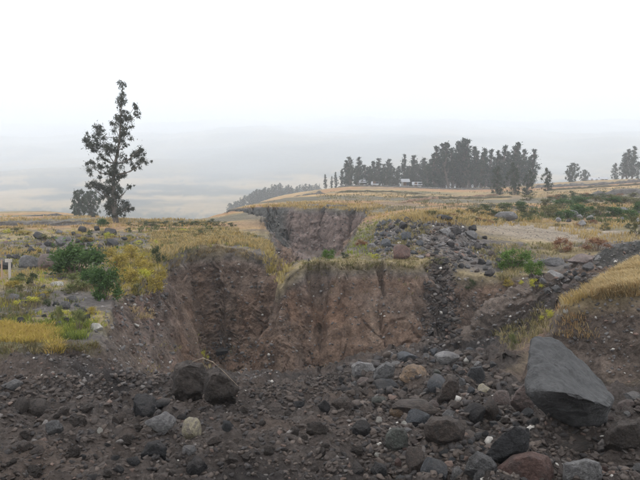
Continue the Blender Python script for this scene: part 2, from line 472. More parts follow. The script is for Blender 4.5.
    hn = fbm(x * .004, y * .0022, 1.0, 4)
    hs = fbm(x * .0012 + 3, y * .004, 4.0, 3)
    hc = np.broadcast_to(C(.13, .115, .08), V.shape).copy()
    hc = mix(hc, C(.20, .155, .095), sstep(.02, .25, hs) * sstep(450, 500, y))
    hc = mix(hc, C(.055, .062, .055), sstep(.1, .4, hn) * .8 + (1 - sstep(540, 620, y + 120 * n2)) * .8)
    mid = sstep(560, 660, y + 120 * n2) * (1 - sstep(1050, 1400, y))
    pv = fbm(x * .008, z * .12, 3.3, 4)
    hc = mix(hc, C(.25, .185, .105), sstep(-.02, .14, pv) * mid * .95)
    hc = mix(hc, C(.05, .058, .052), sstep(.0, .14, -pv) * mid * .95)
    up = sstep(900, 1250, y)
    blot = fbm(x * .0026, z * .0065, 7.0, 5)  # scrub blotches whose pale and dark tones also paint ragged mist onto the slope
    hc = mix(hc, C(.10, .11, .108), up * sstep(-.05, .25, blot) * .9)
    hc = mix(hc, C(.27, .26, .23), up * sstep(.08, .4, -blot) * .7)
    grass = mix(grass, hc, hill)
    colr = mix(grass, rub, floor)
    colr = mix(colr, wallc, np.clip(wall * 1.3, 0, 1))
    # --- dark cindery scree on the back slope and on the right hand side gully
    scree = np.maximum(in_g * (1 - sstep(283, 294, PX + 8 * n1)) * sstep(44, 52, y), in_g * (W > 2.7) * (PX > 520) * sstep(18, 22, y))
    colr = mix(colr, C(.062, .062, .056) * (1 + .5 * n3)[..., None], np.clip(scree, 0, 1) * .92)
    colr = mix(colr, C(.165, .128, .104) * (1 + .3 * n3)[..., None], np.exp(-(ridge_dist(x, y) / .5) ** 2) * in_g * (y > 18) * .8)
    colr = np.clip(colr, .02, .8)
    # --- what the photograph's pixels look at: nearest land vertex per pixel (used to stand things on the land)
    Vf0 = V.reshape(-1, 3)
    cp, sp = math.cos(PITCH), math.sin(PITCH)
    dep = Vf0[:, 1] * cp - Vf0[:, 2] * sp
    upv = Vf0[:, 1] * sp + Vf0[:, 2] * cp
    sx = np.round(440 + F * Vf0[:, 0] / dep).astype(int)
    sy = np.round(240 - F * upv / dep).astype(int)
    okp = (sx >= 0) & (sx < 880) & (sy >= 0) & (sy < 480)
    vi = np.nonzero(okp)[0]
    vi = vi[np.argsort(-dep[vi], kind='stable')]
    LOOK['idx'] = np.full((480, 880), -1)
    LOOK['idx'][sy[vi], sx[vi]] = vi
    LOOK['dep'] = np.full((480, 880), 1e9)
    LOOK['dep'][sy[vi], sx[vi]] = dep[vi]
    for _ in range(2):
        D, I = LOOK['dep'].copy(), LOOK['idx'].copy()
        for a, b in ((0, 1), (0, -1), (1, 0), (-1, 0)):
            D2, I2 = np.roll(LOOK['dep'], (a, b), (0, 1)), np.roll(LOOK['idx'], (a, b), (0, 1))
            m = D2 < D * .97
            D[m], I[m] = D2[m], I2[m]
        LOOK['dep'], LOOK['idx'] = D, I
    LOOK['V'], LOOK['N'], LOOK['S'], LOOK['T'] = Vf0, Nn.reshape(-1, 3), S.ravel(), (S / W).ravel()
    # --- split the sheet into the places it is made of
    nu, nv = X.shape
    idx = np.arange(nu * nv).reshape(nu, nv)
    q = np.stack([idx[:-1, :-1], idx[1:, :-1], idx[1:, 1:], idx[:-1, 1:]], -1).reshape(-1, 4)
    cen = lambda A: (.25 * (A[:-1, :-1] + A[1:, :-1] + A[1:, 1:] + A[:-1, 1:])).ravel()
    wl_, fl_, yy_, ft_ = cen(wall), cen(floor), cen(Y), cen(flat)
    reg = np.zeros(len(q), int)
    reg[(yy_ > 300)] = 4
    reg[ft_ > .5] = 3
    reg[cen(in_g) > .5] = 1
    reg[(fl_ > .5) & (reg == 1)] = 2
    Nf = normals(V).reshape(-1, 3)
    Vf, Cf = V.reshape(-1, 3), colr.reshape(-1, 3)
    names = ['grassland', 'ravine_wall', 'rubble_ground', 'gravel_flat', 'hillside']
    mats = [M_EARTH, M_WALL, M_RUBBLE, M_EARTH, M_HILL]
    for k in range(5):
        f = q[reg == k]
        if not len(f): continue
        used, inv = np.unique(f, return_inverse=True)
        o = mesh_obj(names[k], Vf[used], inv.reshape(-1, 4), mats[k], smooth=True, cols=Cf[used])
        o.data.normals_split_custom_set_from_vertices([tuple(n) for n in Nf[used]])
        tag(o, kind='structure')

M_EARTH = node_mat('dry_earth_and_grass', .95, attr='Col', n1=(.7, .4), n2=(6, .5), bump=(7, .1))
M_WALL = node_mat('ashy_earth_wall', .95, attr='Col', n1=(3.2, .45), n2=(13, .5), bump=(9, .14))
M_RUBBLE = node_mat('dark_rubble', .93, attr='Col', n1=(6, .4), n2=(30, .5), bump=(24, .07))
M_HILL = node_mat('hill_scrub', .95, attr='Col', n1=(.01, .2), n2=(.06, .25), bump=None)
build_land()

# ground behind the camera and the wide low land under everything
gv = [(-60, -40, -2.2), (60, -40, -2.2), (60, .95, -1.2), (-60, .95, -1.2)]
g2 = mesh_obj('verge', gv, [(0, 1, 2, 3)], node_mat('verge_earth', .95, (.10, .085, .075)))
tag(g2, kind='structure')
gp = mesh_obj('ground', [(-14000, -14000, -104), (14000, -14000, -104), (14000, 14000, -104), (-14000, 14000, -104)], [(0, 1, 2, 3)], node_mat('low_ground', .95, (.14, .12, .09), n1=(.02, .3)))
tag(gp, kind='structure')

# ------------------------------------------------------------------ stones
def ico(sub):
    bm = bmesh.new()
    bmesh.ops.create_icosphere(bm, subdivisions=sub, radius=1.0)
    v = np.array([p.co[:] for p in bm.verts])
    f = np.array([[q.index for q in p.verts] for p in bm.faces])
    bm.free()
    return v, f
ICO = {k: ico(k) for k in (1, 2, 3, 4, 5)}

def rock_shape(seed, sub=3, angular=.5, rough=.05):
    """a stone that fills a box of size 1: a ball cut by planes, then roughened"""
    r = np.random.default_rng(seed)
    v, f = ICO[sub]
    v = v * r.uniform(.75, 1.25, 3)
    for _ in range(int(6 + 12 * angular)):
        n = r.normal(size=3)
        n /= np.linalg.norm(n)
        c = r.uniform(.38, .8) if angular > .4 else r.uniform(.6, .9)
        d = v @ n
        v = v - np.maximum(d - c, 0)[:, None] * n * r.uniform(.85, 1)
    o = r.uniform(0, 50, 3)
    nn = v / np.linalg.norm(v, axis=1, keepdims=True)
    g = lambda k: (v[:, 0] * k + o[0], v[:, 1] * k + o[1], v[:, 2] * k + o[2])
    k = .16 * perlin(*g(1.4)) + rough * 1.3 * perlin(*g(3.3)) - rough * 1.6 * np.abs(perlin(*g(5.5))) + rough * .7 * perlin(*g(11))
    v = v + nn * k[:, None]
    lo, hi = v.min(0), v.max(0)
    return (v - (lo + hi) / 2) / (hi - lo), f

def stone_mat(name, col, col2=None, spk=.35):
    m = node_mat(name, .88, col, n1=(2.2, .35), n2=(13, spk + .15), bump=(9, .09), spec=.25)
    N, L = m.node_tree.nodes, m.node_tree.links
    b = N['Principled BSDF']
    src = b.inputs['Base Color'].links[0].from_socket
    ge = N.new('ShaderNodeNewGeometry')
    sx = N.new('ShaderNodeSeparateXYZ'); L.new(ge.outputs['Normal'], sx.inputs[0])
    up = N.new('ShaderNodeMapRange'); up.inputs['From Min'].default_value = .1; up.inputs['From Max'].default_value = .95
    L.new(sx.outputs['Z'], up.inputs['Value'])
    dn = N.new('ShaderNodeTexNoise'); dn.inputs['Scale'].default_value = 3.5; dn.inputs['Detail'].default_value = 6
    L.new(ge.outputs['Position'], dn.inputs['Vector'])
    dm = N.new('ShaderNodeMapRange'); dm.inputs['From Min'].default_value = .4; dm.inputs['From Max'].default_value = .65
    L.new(dn.outputs['Fac'], dm.inputs['Value'])
    fm = N.new('ShaderNodeMath'); fm.operation = 'MULTIPLY'
    L.new(up.outputs['Result'], fm.inputs[0]); L.new(dm.outputs['Result'], fm.inputs[1])
    f2 = N.new('ShaderNodeMath'); f2.operation = 'MULTIPLY'; f2.inputs[1].default_value = .65
    L.new(fm.outputs[0], f2.inputs[0])
    dx = N.new('ShaderNodeMixRGB'); dx.inputs['Color2'].default_value = (.125, .105, .092, 1)      # settled dust
    L.new(f2.outputs[0], dx.inputs['Fac']); L.new(src, dx.inputs['Color1'])
    L.new(dx.outputs['Color'], b.inputs['Base Color'])
    if col2:                                   # patches of a second mineral colour
        N, L = m.node_tree.nodes, m.node_tree.links
        b = N['Principled BSDF']
        src = b.inputs['Base Color'].links[0].from_socket
        n = N.new('ShaderNodeTexNoise'); n.inputs['Scale'].default_value = 5.0; n.inputs['Detail'].default_value = 5
        L.new(N['Texture Coordinate'].outputs['Object'], n.inputs['Vector'])
        mr = N.new('ShaderNodeMapRange'); mr.inputs['From Min'].default_value = .48; mr.inputs['From Max'].default_value = .62
        L.new(n.outputs['Fac'], mr.inputs['Value'])
        mx = N.new('ShaderNodeMixRGB'); mx.inputs['Color2'].default_value = (*col2, 1)
        L.new(mr.outputs['Result'], mx.inputs['Fac']); L.new(src, mx.inputs['Color1'])
        L.new(mx.outputs['Color'], b.inputs['Base Color'])
    return m

STONE = {
    'dark grey': stone_mat('dark_grey_stone', (.052, .051, .052)),
    'charcoal': stone_mat('charcoal_stone', (.038, .035, .035)),
    'blue-grey': stone_mat('blue_grey_stone', (.10, .105, .113), (.075, .075, .078)),
    'mid grey': stone_mat('mid_grey_stone', (.15, .145, .142), (.10, .095, .092)),
    'brownish': stone_mat('brown_stone', (.10, .078, .066), (.07, .058, .051)),
    'reddish': stone_mat('reddish_stone', (.160, .098, .082), (.115, .08, .07)),
    'pale grey': stone_mat('pale_grey_stone', (.27, .26, .25), (.16, .15, .15)),
    'pinkish': stone_mat('pinkish_stone', (.185, .140, .125), (.12, .10, .09)),
    'tan': stone_mat('tan_stone', (.27, .185, .12), (.15, .115, .09)),
    'white': stone_mat('white_stone', (.55, .52, .46)),
    'yellowish': stone_mat('yellowish_stone', (.46, .40, .28), (.30, .26, .22)),
    'greenish': stone_mat('greenish_stone', (.145, .15, .13), (.10, .095, .085)),
    'earthy': stone_mat('earth_clod', (.076, .062, .053), (.054, .045, .040)),
}
_rocks = {}
def stone_mesh(var, colour, sub=2, ang=.5, rough=.06):
    k = (var, colour, sub, ang, rough)
    if k not in _rocks:
        v, f = rock_shape(var, sub, ang, rough)
        me = bpy.data.meshes.new('stone')
        me.vertices.add(len(v)); me.vertices.foreach_set('co', v.astype(np.float32).ravel())
        me.loops.add(len(f) * 3); me.loops.foreach_set('vertex_index', f.astype(np.int32).ravel())
        me.polygons.add(len(f)); me.polygons.foreach_set('loop_start', np.arange(0, len(f) * 3, 3, dtype=np.int32))
        me.update(calc_edges=True)
        me.polygons.foreach_set('use_smooth', np.ones(len(f), bool))
        me.set_sharp_from_angle(angle=math.radians(32))
        me.materials.append(STONE[colour])
        _rocks[k] = me
    return _rocks[k]

TAKEN = []
def stone(px, py, w, h, colour, label, name='stone', var=None, ang=.5, rough=.06, sub=3, group=None, tilt=0., depth=1.0, cat='stone', yaw=None):
    """a stone whose outline is about w x h photo pixels round (px, py), bedded in the land under it"""
    base = seen(px, min(py + h * .42, 478))
    d = base.y
    W, H, D = w * d / F, h * d / F, .5 * (w + h) * d / F * depth
    c = at(px, py + h * .08, d + D * .25)
    o = bpy.data.objects.new(name, stone_mesh(random.randrange(14) if var is None else var, colour, sub, ang, rough))
    COL.objects.link(o)
    o.location = c
    o.rotation_euler = (random.uniform(-.15, .15), tilt, random.uniform(-.4, .4) if yaw is None else yaw)
    o.scale = (W * 1.06, D, H * 1.2)
    tag(o, label, cat, group)
    TAKEN.append((px, py, max(w, h)))
    return o

# the great boulder: hull of its corner points, edges rounded, skin roughened
def great_boulder():
    base = seen(568, 424)
    d = base.y
    k = d / 7.7
    pts = [(533, 338, 8.35), (552, 340, 8.5), (566, 345, 8.8), (573, 355, 8.9), (529, 352, 8.0), (525, 383, 7.55), (529, 392, 7.4), (545, 391, 7.15), (566, 393, 7.05), (592, 401, 7.1), (611, 408, 7.45),
           (617, 398, 7.85), (602, 377, 8.4), (588, 364, 8.7), (540, 407, 7.45), (560, 421, 7.6), (585, 429, 7.7), (606, 421, 7.85), (565, 385, 9.5), (604, 402, 9.1), (565, 430, 8.9), (532, 402, 8.8), (545, 350, 9.2), (598, 426, 8.7)]
    P = [at(a, b, c * k) for a, b, c in pts]
    o0 = at(568, 420, 8.0 * k)
    bm = bmesh.new()
    for p in P:
        bm.verts.new(p - o0)
    r = bmesh.ops.convex_hull(bm, input=bm.verts)
    bmesh.ops.delete(bm, geom=[g for g in r['geom_interior'] if isinstance(g, bmesh.types.BMVert)], context='VERTS')
    bmesh.ops.bevel(bm, geom=bm.edges[:], offset=.022 * k, segments=2, affect='EDGES', profile=.6, clamp_overlap=True)
    bmesh.ops.triangulate(bm, faces=bm.faces[:])
    for _ in range(4):
        long = [e for e in bm.edges if e.calc_length() > .034 * k]
        if not long: break
        bmesh.ops.subdivide_edges(bm, edges=long, cuts=1)
        bmesh.ops.triangulate(bm, faces=bm.faces[:])
    for _ in range(2):
        bmesh.ops.smooth_vert(bm, verts=bm.verts, factor=.5, use_axis_x=True, use_axis_y=True, use_axis_z=True)
    bm.normal_update()
    co = np.array([v.co[:] for v in bm.verts])
    nn = np.array([v.normal[:] for v in bm.verts])
    dd = .07 * perlin(co[:, 0] * 2.0, co[:, 1] * 2.0 + 5, co[:, 2] * 2.0) - .05 * np.abs(perlin(co[:, 0] * 3.4, co[:, 1] * 3.4 + 5, co[:, 2] * 3.4)) + .03 * fbm(co[:, 0] * 7, co[:, 1] * 7, co[:, 2] * 7, 3) - .035 * np.maximum(0, perlin(co[:, 0] * 7, co[:, 1] * 7, co[:, 2] * 7) - .12) - .05 * np.maximum(0, .04 - np.abs(perlin(co[:, 0] * 1.7 + 3, co[:, 1] * 1.7, co[:, 2] * 1.7))) * 10 * .5
    for v, q, n in zip(bm.verts, co, nn):
        v.co = Vector(q + n * dd[v.index])
    me = bpy.data.meshes.new('boulder')
    bm.to_mesh(me); bm.free()
    me.polygons.foreach_set('use_smooth', np.ones(len(me.polygons), bool))
    m = node_mat('boulder_stone', .75, (.068, .066, .065), n1=(2.2, .4), n2=(16, .45), bump=(13, .07), spec=.35)
    me.materials.append(m)
    o = bpy.data.objects.new('boulder', me); COL.objects.link(o)
    o.location = o0
    tag(o, 'huge dark grey wedge-shaped boulder with an undercut lower face below the right bank', 'boulder')
    TAKEN.append((568, 384, 95))
great_boulder()

def hull_stone(outline, colour, label, name='stone', deep=.7, rough=.05, bulge=.75, cat='stone', sub=3, back=.7, lift=(0, 0)):
    """a stone with a given outline (photo pixels), swelling towards the viewer and away from him"""
    a = np.array(outline, float)
    cen = a.mean(0)
    lo, hi = a.min(0), a.max(0)
    base = seen(cen[0], min(hi[1] - 2, 478))
    d = base.y
    D = deep * .5 * ((hi - lo).sum()) * d / F
    P = [at(q[0], q[1], d + .25 * D) for q in a]
    P += [at(*(cen + lift + (q - cen) * bulge), d - .18 * D) for q in a]
    P += [at(*(cen + (q - cen) * back), d + .8 * D) for q in a]
    P += [at(q[0], q[1] + 4, d + .45 * D) for q in a if q[1] > cen[1]]
    o0 = at(cen[0], hi[1], d + .3 * D)
    bm = bmesh.new()
    for p in P: bm.verts.new(p - o0)
    r = bmesh.ops.convex_hull(bm, input=bm.verts)
    bmesh.ops.delete(bm, geom=[g for g in r['geom_interior'] if isinstance(g, bmesh.types.BMVert)], context='VERTS')
    S = D / deep
    bmesh.ops.triangulate(bm, faces=bm.faces[:])
    for _ in range(6):
        long = [e for e in bm.edges if e.calc_length() > S / (6 + 4 * sub)]
        if not long: break
        bmesh.ops.subdivide_edges(bm, edges=long, cuts=1)
        bmesh.ops.triangulate(bm, faces=bm.faces[:])
    for _ in range(2):
        bmesh.ops.smooth_vert(bm, verts=bm.verts, factor=.5, use_axis_x=True, use_axis_y=True, use_axis_z=True)
    bm.normal_update()
    bm.verts.index_update()
    co = np.array([v.co[:] for v in bm.verts]) / S
    nn = np.array([v.normal[:] for v in bm.verts])
    o = np.array(cen) * .37
    g = lambda k: (co[:, 0] * k + o[0], co[:, 1] * k + o[1], co[:, 2] * k)
    dd = S * rough * (1.1 * perlin(*g(2.2)) + .9 * perlin(*g(5)) - .9 * np.abs(perlin(*g(9))) + .4 * perlin(*g(18)))
    for v, n in zip(bm.verts, nn):
        v.co += Vector(n) * float(dd[v.index])
    bmesh.ops.scale(bm, vec=Vector((1 / S,) * 3), verts=bm.verts)
    me = bpy.data.meshes.new(name)
    bm.to_mesh(me); bm.free()
    me.polygons.foreach_set('use_smooth', np.ones(len(me.polygons), bool))
    me.materials.append(STONE[colour])
    ob = bpy.data.objects.new(name, me); COL.objects.link(ob)
    ob.location = o0
    ob.scale = (S, S, S)
    tag(ob, label, cat)
    TAKEN.append((*cen, max(hi - lo)))
    return ob

HULLS = [
    ([(515, 391), (524, 383), (535, 384), (537, 396), (533, 412), (518, 409), (510, 401)], 'pinkish', 'reddish brown flat-faced slab leaning on the left end of the great boulder', dict(bulge=.85, deep=.5)),
    ([(484, 458), (490, 447), (504, 434), (520, 424), (530, 428), (531, 446), (524, 455), (505, 463), (490, 468)], 'dark grey', 'large dark grey slanting slab above the red boulder', dict(bulge=.8, deep=.6, lift=(-2, -3))),
    ([(492, 481), (497, 466), (512, 454), (532, 450), (548, 456), (555, 468), (554, 490), (495, 490)], 'reddish', 'big rounded red-brown boulder at the bottom edge below the dark slab', dict(bulge=.7, rough=.035, deep=.8)),
    ([(563, 463), (585, 458), (600, 462), (604, 478), (600, 490), (566, 488), (562, 475)], 'pale grey', 'pale grey blocky stone with a flat top right of the red boulder', dict(bulge=.85)),
    ([(464, 470), (468, 457), (477, 450), (492, 457), (498, 466), (492, 474), (474, 476)], 'mid grey', 'light grey faceted stone leaning left of the red boulder', dict(bulge=.6, lift=(3, 2))),
    ([(448, 484), (452, 471), (457, 465), (463, 470), (467, 484)], 'pale grey', 'small pale brown pointed stone standing at the bottom edge', dict(bulge=.6)),
    ([(470, 486), (474, 474), (480, 468), (487, 473), (492, 486)], 'mid grey', 'small grey triangular stone at the bottom edge left of the red boulder', dict(bulge=.7)),
    ([(424, 424), (430, 417), (448, 415), (460, 420), (466, 430), (464, 440), (450, 447), (434, 445), (425, 436)], 'brownish', 'large rounded brown-grey boulder with a flat top left of the dark slab', dict(bulge=.7, rough=.03, deep=.9)),
    ([(172, 378), (176, 364), (190, 358), (203, 362), (208, 378), (203, 396), (186, 402), (174, 394)], 'earthy', 'big dark lump of packed earth, left one of the pair under the ravine wall', dict(bulge=.7, rough=.09, cat='clod', name='clod')),
    ([(203, 385), (207, 371), (219, 366), (233, 374), (239, 388), (236, 400), (220, 405), (206, 399)], 'earthy', 'big dark lump of packed earth, right one of the pair under the ravine wall', dict(bulge=.7, rough=.09, cat='clod', name='clod')),
    ([(140, 455), (147, 442), (158, 439), (167, 447), (166, 457), (152, 461)], 'dark grey', 'dark grey wedge-shaped stone below the pale speckled stone', dict(bulge=.6)),
    ([(372, 380), (375, 369), (386, 361), (395, 365), (394, 376), (383, 382)], 'mid grey', 'large grey tilted stone right of the pale block stone', dict(bulge=.75)),
    ([(351, 366), (358, 361), (372, 363), (376, 371), (370, 378), (353, 377)], 'pale grey', 'pale grey block stone at the left end of the heap', dict(bulge=.8)),
    ([(466, 376), (470, 367), (482, 366), (486, 375), (482, 385), (469, 386)], 'dark grey', 'dark grey cube-like stone near the right end of the heap crest', dict(bulge=.85)),
    ([(385, 434), (392, 427), (404, 428), (409, 437), (407, 449), (392, 452), (385, 444)], 'greenish', 'greenish grey barrel-shaped boulder left of the rounded brown-grey boulder', dict(bulge=.8)),
    ([(437, 398), (441, 386), (449, 376), (459, 377), (459, 390), (452, 402), (441, 404)], 'brownish', 'brown elongated stone standing in the middle of the heap', dict(bulge=.7)),
    ([(603, 447), (604, 432), (617, 421), (642, 418), (650, 440), (640, 452), (615, 453)], 'earthy', 'broad dark half-buried mound of stone right of the great boulder', dict(bulge=.7, rough=.07)),
]
for a_, c_, l_, o_ in HULLS:
    hull_stone(a_, c_, l_, **o_)

NAMED = [  # px, py, w, h, colour, label, options
    (161, 421, 30, 18, 'pale grey', 'pale speckled oblong stone beside the cream stone in the dark rubble', dict(ang=.3, rough=.1, yaw=0)),
    (192, 428, 19, 23, 'yellowish', 'cream and yellow rounded stone in the dark rubble', dict(ang=.25)),
    (188, 450, 15, 10, 'pale grey', 'small pale grey flat stone just below the cream stone', dict(ang=.6, tilt=-.3)),
    (414, 373, 29, 18, 'tan', 'mottled orange-tan rounded stone in the middle of the stone heap', dict(ang=.25, rough=.14)),
    (364, 382, 13, 10, 'pinkish', 'small round pinkish-tan stone below the pale block stone', dict(ang=.1)),
    (379, 400, 15, 8, 'greenish', 'small flat greenish grey stone below the left end of the heap', dict(ang=.3)),
    (399, 411, 19, 11, 'tan', 'small oval orange-brown stone lying above the greenish boulder', dict(ang=.1)),
    (414, 407, 44, 15, 'brownish', 'long low brown stone behind the rounded brown-grey boulder', dict(ang=.3)),
    (448, 357, 25, 12, 'pale grey', 'pale pinkish white stone on the crest of the heap', dict(ang=.3, rough=.1)),
    (485, 390, 16, 13, 'yellowish', 'yellow and grey lumpy stone right of the heap', dict(ang=.3, rough=.14)),
    (500, 398, 18, 16, 'pinkish', 'pinkish rounded stone left of the reddish slab', dict(ang=.3)),
    (437, 383, 20, 18, 'blue-grey', 'blue-grey rounded stone beside the brown standing stone', dict(ang=.4)),
    (408, 357, 20, 10, 'blue-grey', 'flat blue-grey stone at the top left of the heap', dict(ang=.8)),
    (385, 385, 26, 12, 'dark grey', 'low dark stone wedged under the grey tilted stone', dict(ang=.4)),
    (472, 413, 26, 18, 'charcoal', 'dark lumpy stone below the yellow and grey stone', dict(ang=.5, rough=.12)),
    (489, 409, 17, 20, 'brownish', 'brown-grey rounded stone below the pinkish rounded stone', dict(ang=.3)),
    (431, 405, 15, 10, 'pinkish', 'small pale pink stone at the right end of the long low brown stone', dict(ang=.3)),
    (449, 414, 15, 9, 'pale grey', 'small pale bluish stone just above the rounded brown-grey boulder', dict(ang=.5)),
    (419, 417, 26, 16, 'blue-grey', 'blue-grey stone tucked behind the left end of the rounded boulder', dict(ang=.4)),
    (434, 468, 26, 22, 'blue-grey', 'dark blue-grey broken stone left of the light faceted stone', dict(ang=.9)),
    (416, 460, 20, 26, 'brownish', 'brownish upright stone below the greenish boulder', dict(ang=.6)),
    (572, 443, 70, 12, 'earthy', 'low ledge of packed dark earth in front of the great boulder', dict(ang=.3, rough=.14, cat='clod')),
    (627, 405, 17, 12, 'pinkish', 'small pinkish stone right of the great boulder near the picture edge', dict(ang=.5)),
    (634, 397, 16, 10, 'pale grey', 'small pale grey stone at the right picture edge beside the great boulder', dict(ang=.5)),
    (599, 395, 6, 4, 'tan', 'tiny tan stone lying on top of the great boulder', dict(ang=.3)),
    (57, 284, 13, 5, 'white', 'flat white stone on the left bank below the feathery shrubs', dict(ang=.4)),
    (97, 327, 11, 8, 'white', 'white stone at the rim of the left bank', dict(ang=.5)),
    (53, 318, 7, 5, 'white', 'small white stone above the golden grass of the left bank', dict(ang=.5)),
    (13, 297, 14, 7, 'mid grey', 'grey stone at the far left of the left bank under the white posts', dict(ang=.5)),
    (31, 262, 19, 15, 'mid grey', 'rounded grey stone left of the green bush on the left bank', dict(ang=.2)),
    (48, 262, 18, 18, 'pinkish', 'mauve-brown rounded stone touching the green bush on the left bank', dict(ang=.3)),
    (12, 384, 22, 9, 'mid grey', 'grey flat stone under the bank at the left picture edge', dict(ang=.4)),
    (21, 405, 16, 16, 'earthy', 'rounded dark clod, left of two together under the left bank', dict(ang=.2, rough=.1, cat='clod')),
    (38, 408, 22, 18, 'earthy', 'rounded dark clod, right of two together under the left bank', dict(ang=.2, rough=.1, cat='clod')),
    (100, 431, 6, 8, 'white', 'small white upright stone in the dark rubble at the left', dict(ang=.2)),
    (164, 403, 20, 9, 'dark grey', 'dark flat stone above the pale speckled stone', dict(ang=.4)),
    (379, 420, 6, 7, 'white', 'small white stone left of the rounded brown-grey boulder', dict(ang=.4)),
    (404, 424, 6, 7, 'white', 'small white stone on top of the greenish boulder', dict(ang=.4)),
    (379, 455, 9, 5, 'white', 'white splinter of stone lying below the greenish boulder', dict(ang=.9, tilt=.5)),
    (467, 360, 7, 5, 'white', 'small white stone beside the dark cube-like stone', dict(ang=.4)),
    (442, 359, 5, 4, 'white', 'bright white pebble at the left tip of the pale pinkish stone', dict(ang=.4)),
    (571, 297, 6, 5, 'white', 'small white stone at the tip of the golden grass bank', dict(ang=.4)),
    (566, 311, 6, 5, 'white', 'small white stone just under the tip of the golden grass bank', dict(ang=.4)),
    (553, 275, 20, 9, 'pale grey', 'pale flat slab right of the bright green bush', dict(ang=.7)),
    (552, 262, 24, 9, 'mid grey', 'grey flat slab between the green bush and the red shrubs', dict(ang=.7)),
    (582, 259, 24, 9, 'pinkish', 'mauve flat stone on the slope under the red shrubs', dict(ang=.6)),
    (588, 266, 11, 9, 'mid grey', 'grey cut stone under the mauve flat stone', dict(ang=.8)),
    (506, 216, 22, 9, 'mid grey', 'pale grey stone on the dark bank behind the gravel flat', dict(ang=.4)),
    (402, 252, 16, 16, 'reddish', 'reddish brown rounded stone low on the stone mound', dict(ang=.2)),
    (224, 352, 28, 11, 'dark grey', 'long dark stone ledge sticking out at the foot of the left ravine wall', dict(ang=.6, sub=4, yaw=0)),
    (386, 243, 11, 9, 'blue-grey', 'blue-grey stone on the left flank of the stone mound', dict(ang=.4)),
    (372, 246, 8, 6, 'pale grey', 'pale stone at the left foot of the stone mound', dict(ang=.5)),
    (445, 231, 12, 7, 'pale grey', 'pale stone on the top of the right hand mound', dict(ang=.5)),
    (443, 218, 18, 7, 'charcoal', 'dark flat stone on the summit of the right hand mound', dict(ang=.5)),
]
for px, py, w, h, colr, lab, op in NAMED:
    stone(px, py, w, h, colr, lab, **op)

def in_poly(px, py, poly):
    c = np.zeros(np.shape(px), bool)
    for (x0, y0), (x1, y1) in zip(poly, poly[1:] + poly[:1]):
        if y0 != y1:
            c ^= ((y0 > py) != (y1 > py)) & (px < (x1 - x0) * (py - y0) / (y1 - y0) + x0)
    return c

def poly_points(poly, n):
    p = np.array(poly, float)
    lo, hi = p.min(0), p.max(0)
    out = np.empty((0, 2))
    while len(out) < n:
        q = RNG.uniform(lo, hi, (n * 2, 2))
        out = np.r_[out, q[in_poly(q[:, 0], q[:, 1], poly)]]
    return out[:n]

def scatter(poly, n, lo, hi, colours, where, flat=(.55, .95), ang=(.3, .9), tries=14, sink=0):
    made = 0
    for px, py in poly_points(poly, n * tries):
        if made >= n: break
        w = lo + (hi - lo) * random.random() ** 2.2
        if any((px - a) ** 2 + ((py - b) * 1.25) ** 2 < (.47 * (w + r)) ** 2 for a, b, r in TAKEN): continue
        colr = random.choices(list(colours), list(colours.values()))[0]
        a = random.uniform(*ang)
        size = 'small' if w < 8 else 'medium-sized' if w < 14 else 'large'
        shp = 'rounded' if a < .45 else 'angular'
        noun = 'clod' if colr == 'earthy' else 'stone'
        lab = f'{size} {shp} {colr} {noun} {where}'
        stone(px, py, w, w * random.uniform(*flat), colr, lab, name=noun, ang=.3 if a < .45 else .8, sub=4 if w > 14 else 3, rough=.22 if colr == 'earthy' else .09, group=lab, cat=noun, tilt=random.uniform(-.35, .35))
        made += 1

HEAP = {'dark grey': 4, 'charcoal': 1.5, 'blue-grey': 4, 'mid grey': 3.5, 'brownish': 4, 'reddish': 1, 'pinkish': 2, 'pale grey': 1.2, 'greenish': .8}
scatter([(342, 378), (362, 360), (400, 350), (480, 349), (495, 365), (470, 392), (440, 400), (400, 396), (350, 392)], 72, 7, 20, HEAP, 'in the stone heap against the middle wall')
scatter([(400, 398), (470, 392), (520, 408), (560, 428), (600, 446), (640, 452), (640, 480), (400, 480), (385, 440)], 52, 6, 22, HEAP, 'among the boulders in the right foreground')
scatter([(600, 418), (618, 400), (640, 392), (640, 425), (612, 428)], 10, 6, 12, {'pinkish': 3, 'dark grey': 2, 'pale grey': 1, 'brownish': 2}, 'beside the right end of the great boulder')
scatter([(0, 398), (160, 392), (330, 398), (385, 420), (385, 480), (0, 480)], 58, 7, 24, {'earthy': 9, 'charcoal': 3, 'dark grey': 2, 'brownish': 2, 'mid grey': .4}, 'in the dark rubble of the left and middle foreground')
scatter([(372, 250), (378, 225), (400, 216), (428, 226), (422, 252), (400, 258)], 40, 5, 12, {'dark grey': 4, 'blue-grey': 4, 'mid grey': 2, 'charcoal': 3}, 'on the stone mound above the middle wall')
scatter([(426, 252), (430, 218), (455, 212), (482, 230), (500, 255), (495, 278), (450, 268)], 36, 5, 12, {'dark grey': 4, 'charcoal': 4, 'brownish': 2, 'mid grey': 1.5}, 'on the mound right of the middle wall')
scatter([(535, 292), (545, 262), (585, 252), (600, 258), (570, 288)], 16, 5, 12, {'mid grey': 3, 'pale grey': 2, 'pinkish': 2, 'dark grey': 3}, 'on the slope under the red shrubs')
scatter([(2, 262), (40, 234), (110, 226), (128, 238), (100, 248), (60, 246), (20, 270)], 26, 5, 14, {'charcoal': 4, 'dark grey': 4, 'pinkish': 1, 'mid grey': 1}, 'in the stony patch below the tall tree')
scatter([(0, 290), (50, 280), (92, 300), (92, 325), (40, 322), (0, 322)], 22, 5, 11, {'blue-grey': 4, 'mid grey': 3, 'dark grey': 3, 'pale grey': .6}, 'on the bare grey patch of the left bank')
scatter([(540, 224), (560, 212), (640, 208), (640, 222), (600, 224)], 14, 5, 9, {'dark grey': 4, 'mid grey': 3, 'pale grey': 1}, 'in the stone band behind the gravel flat')

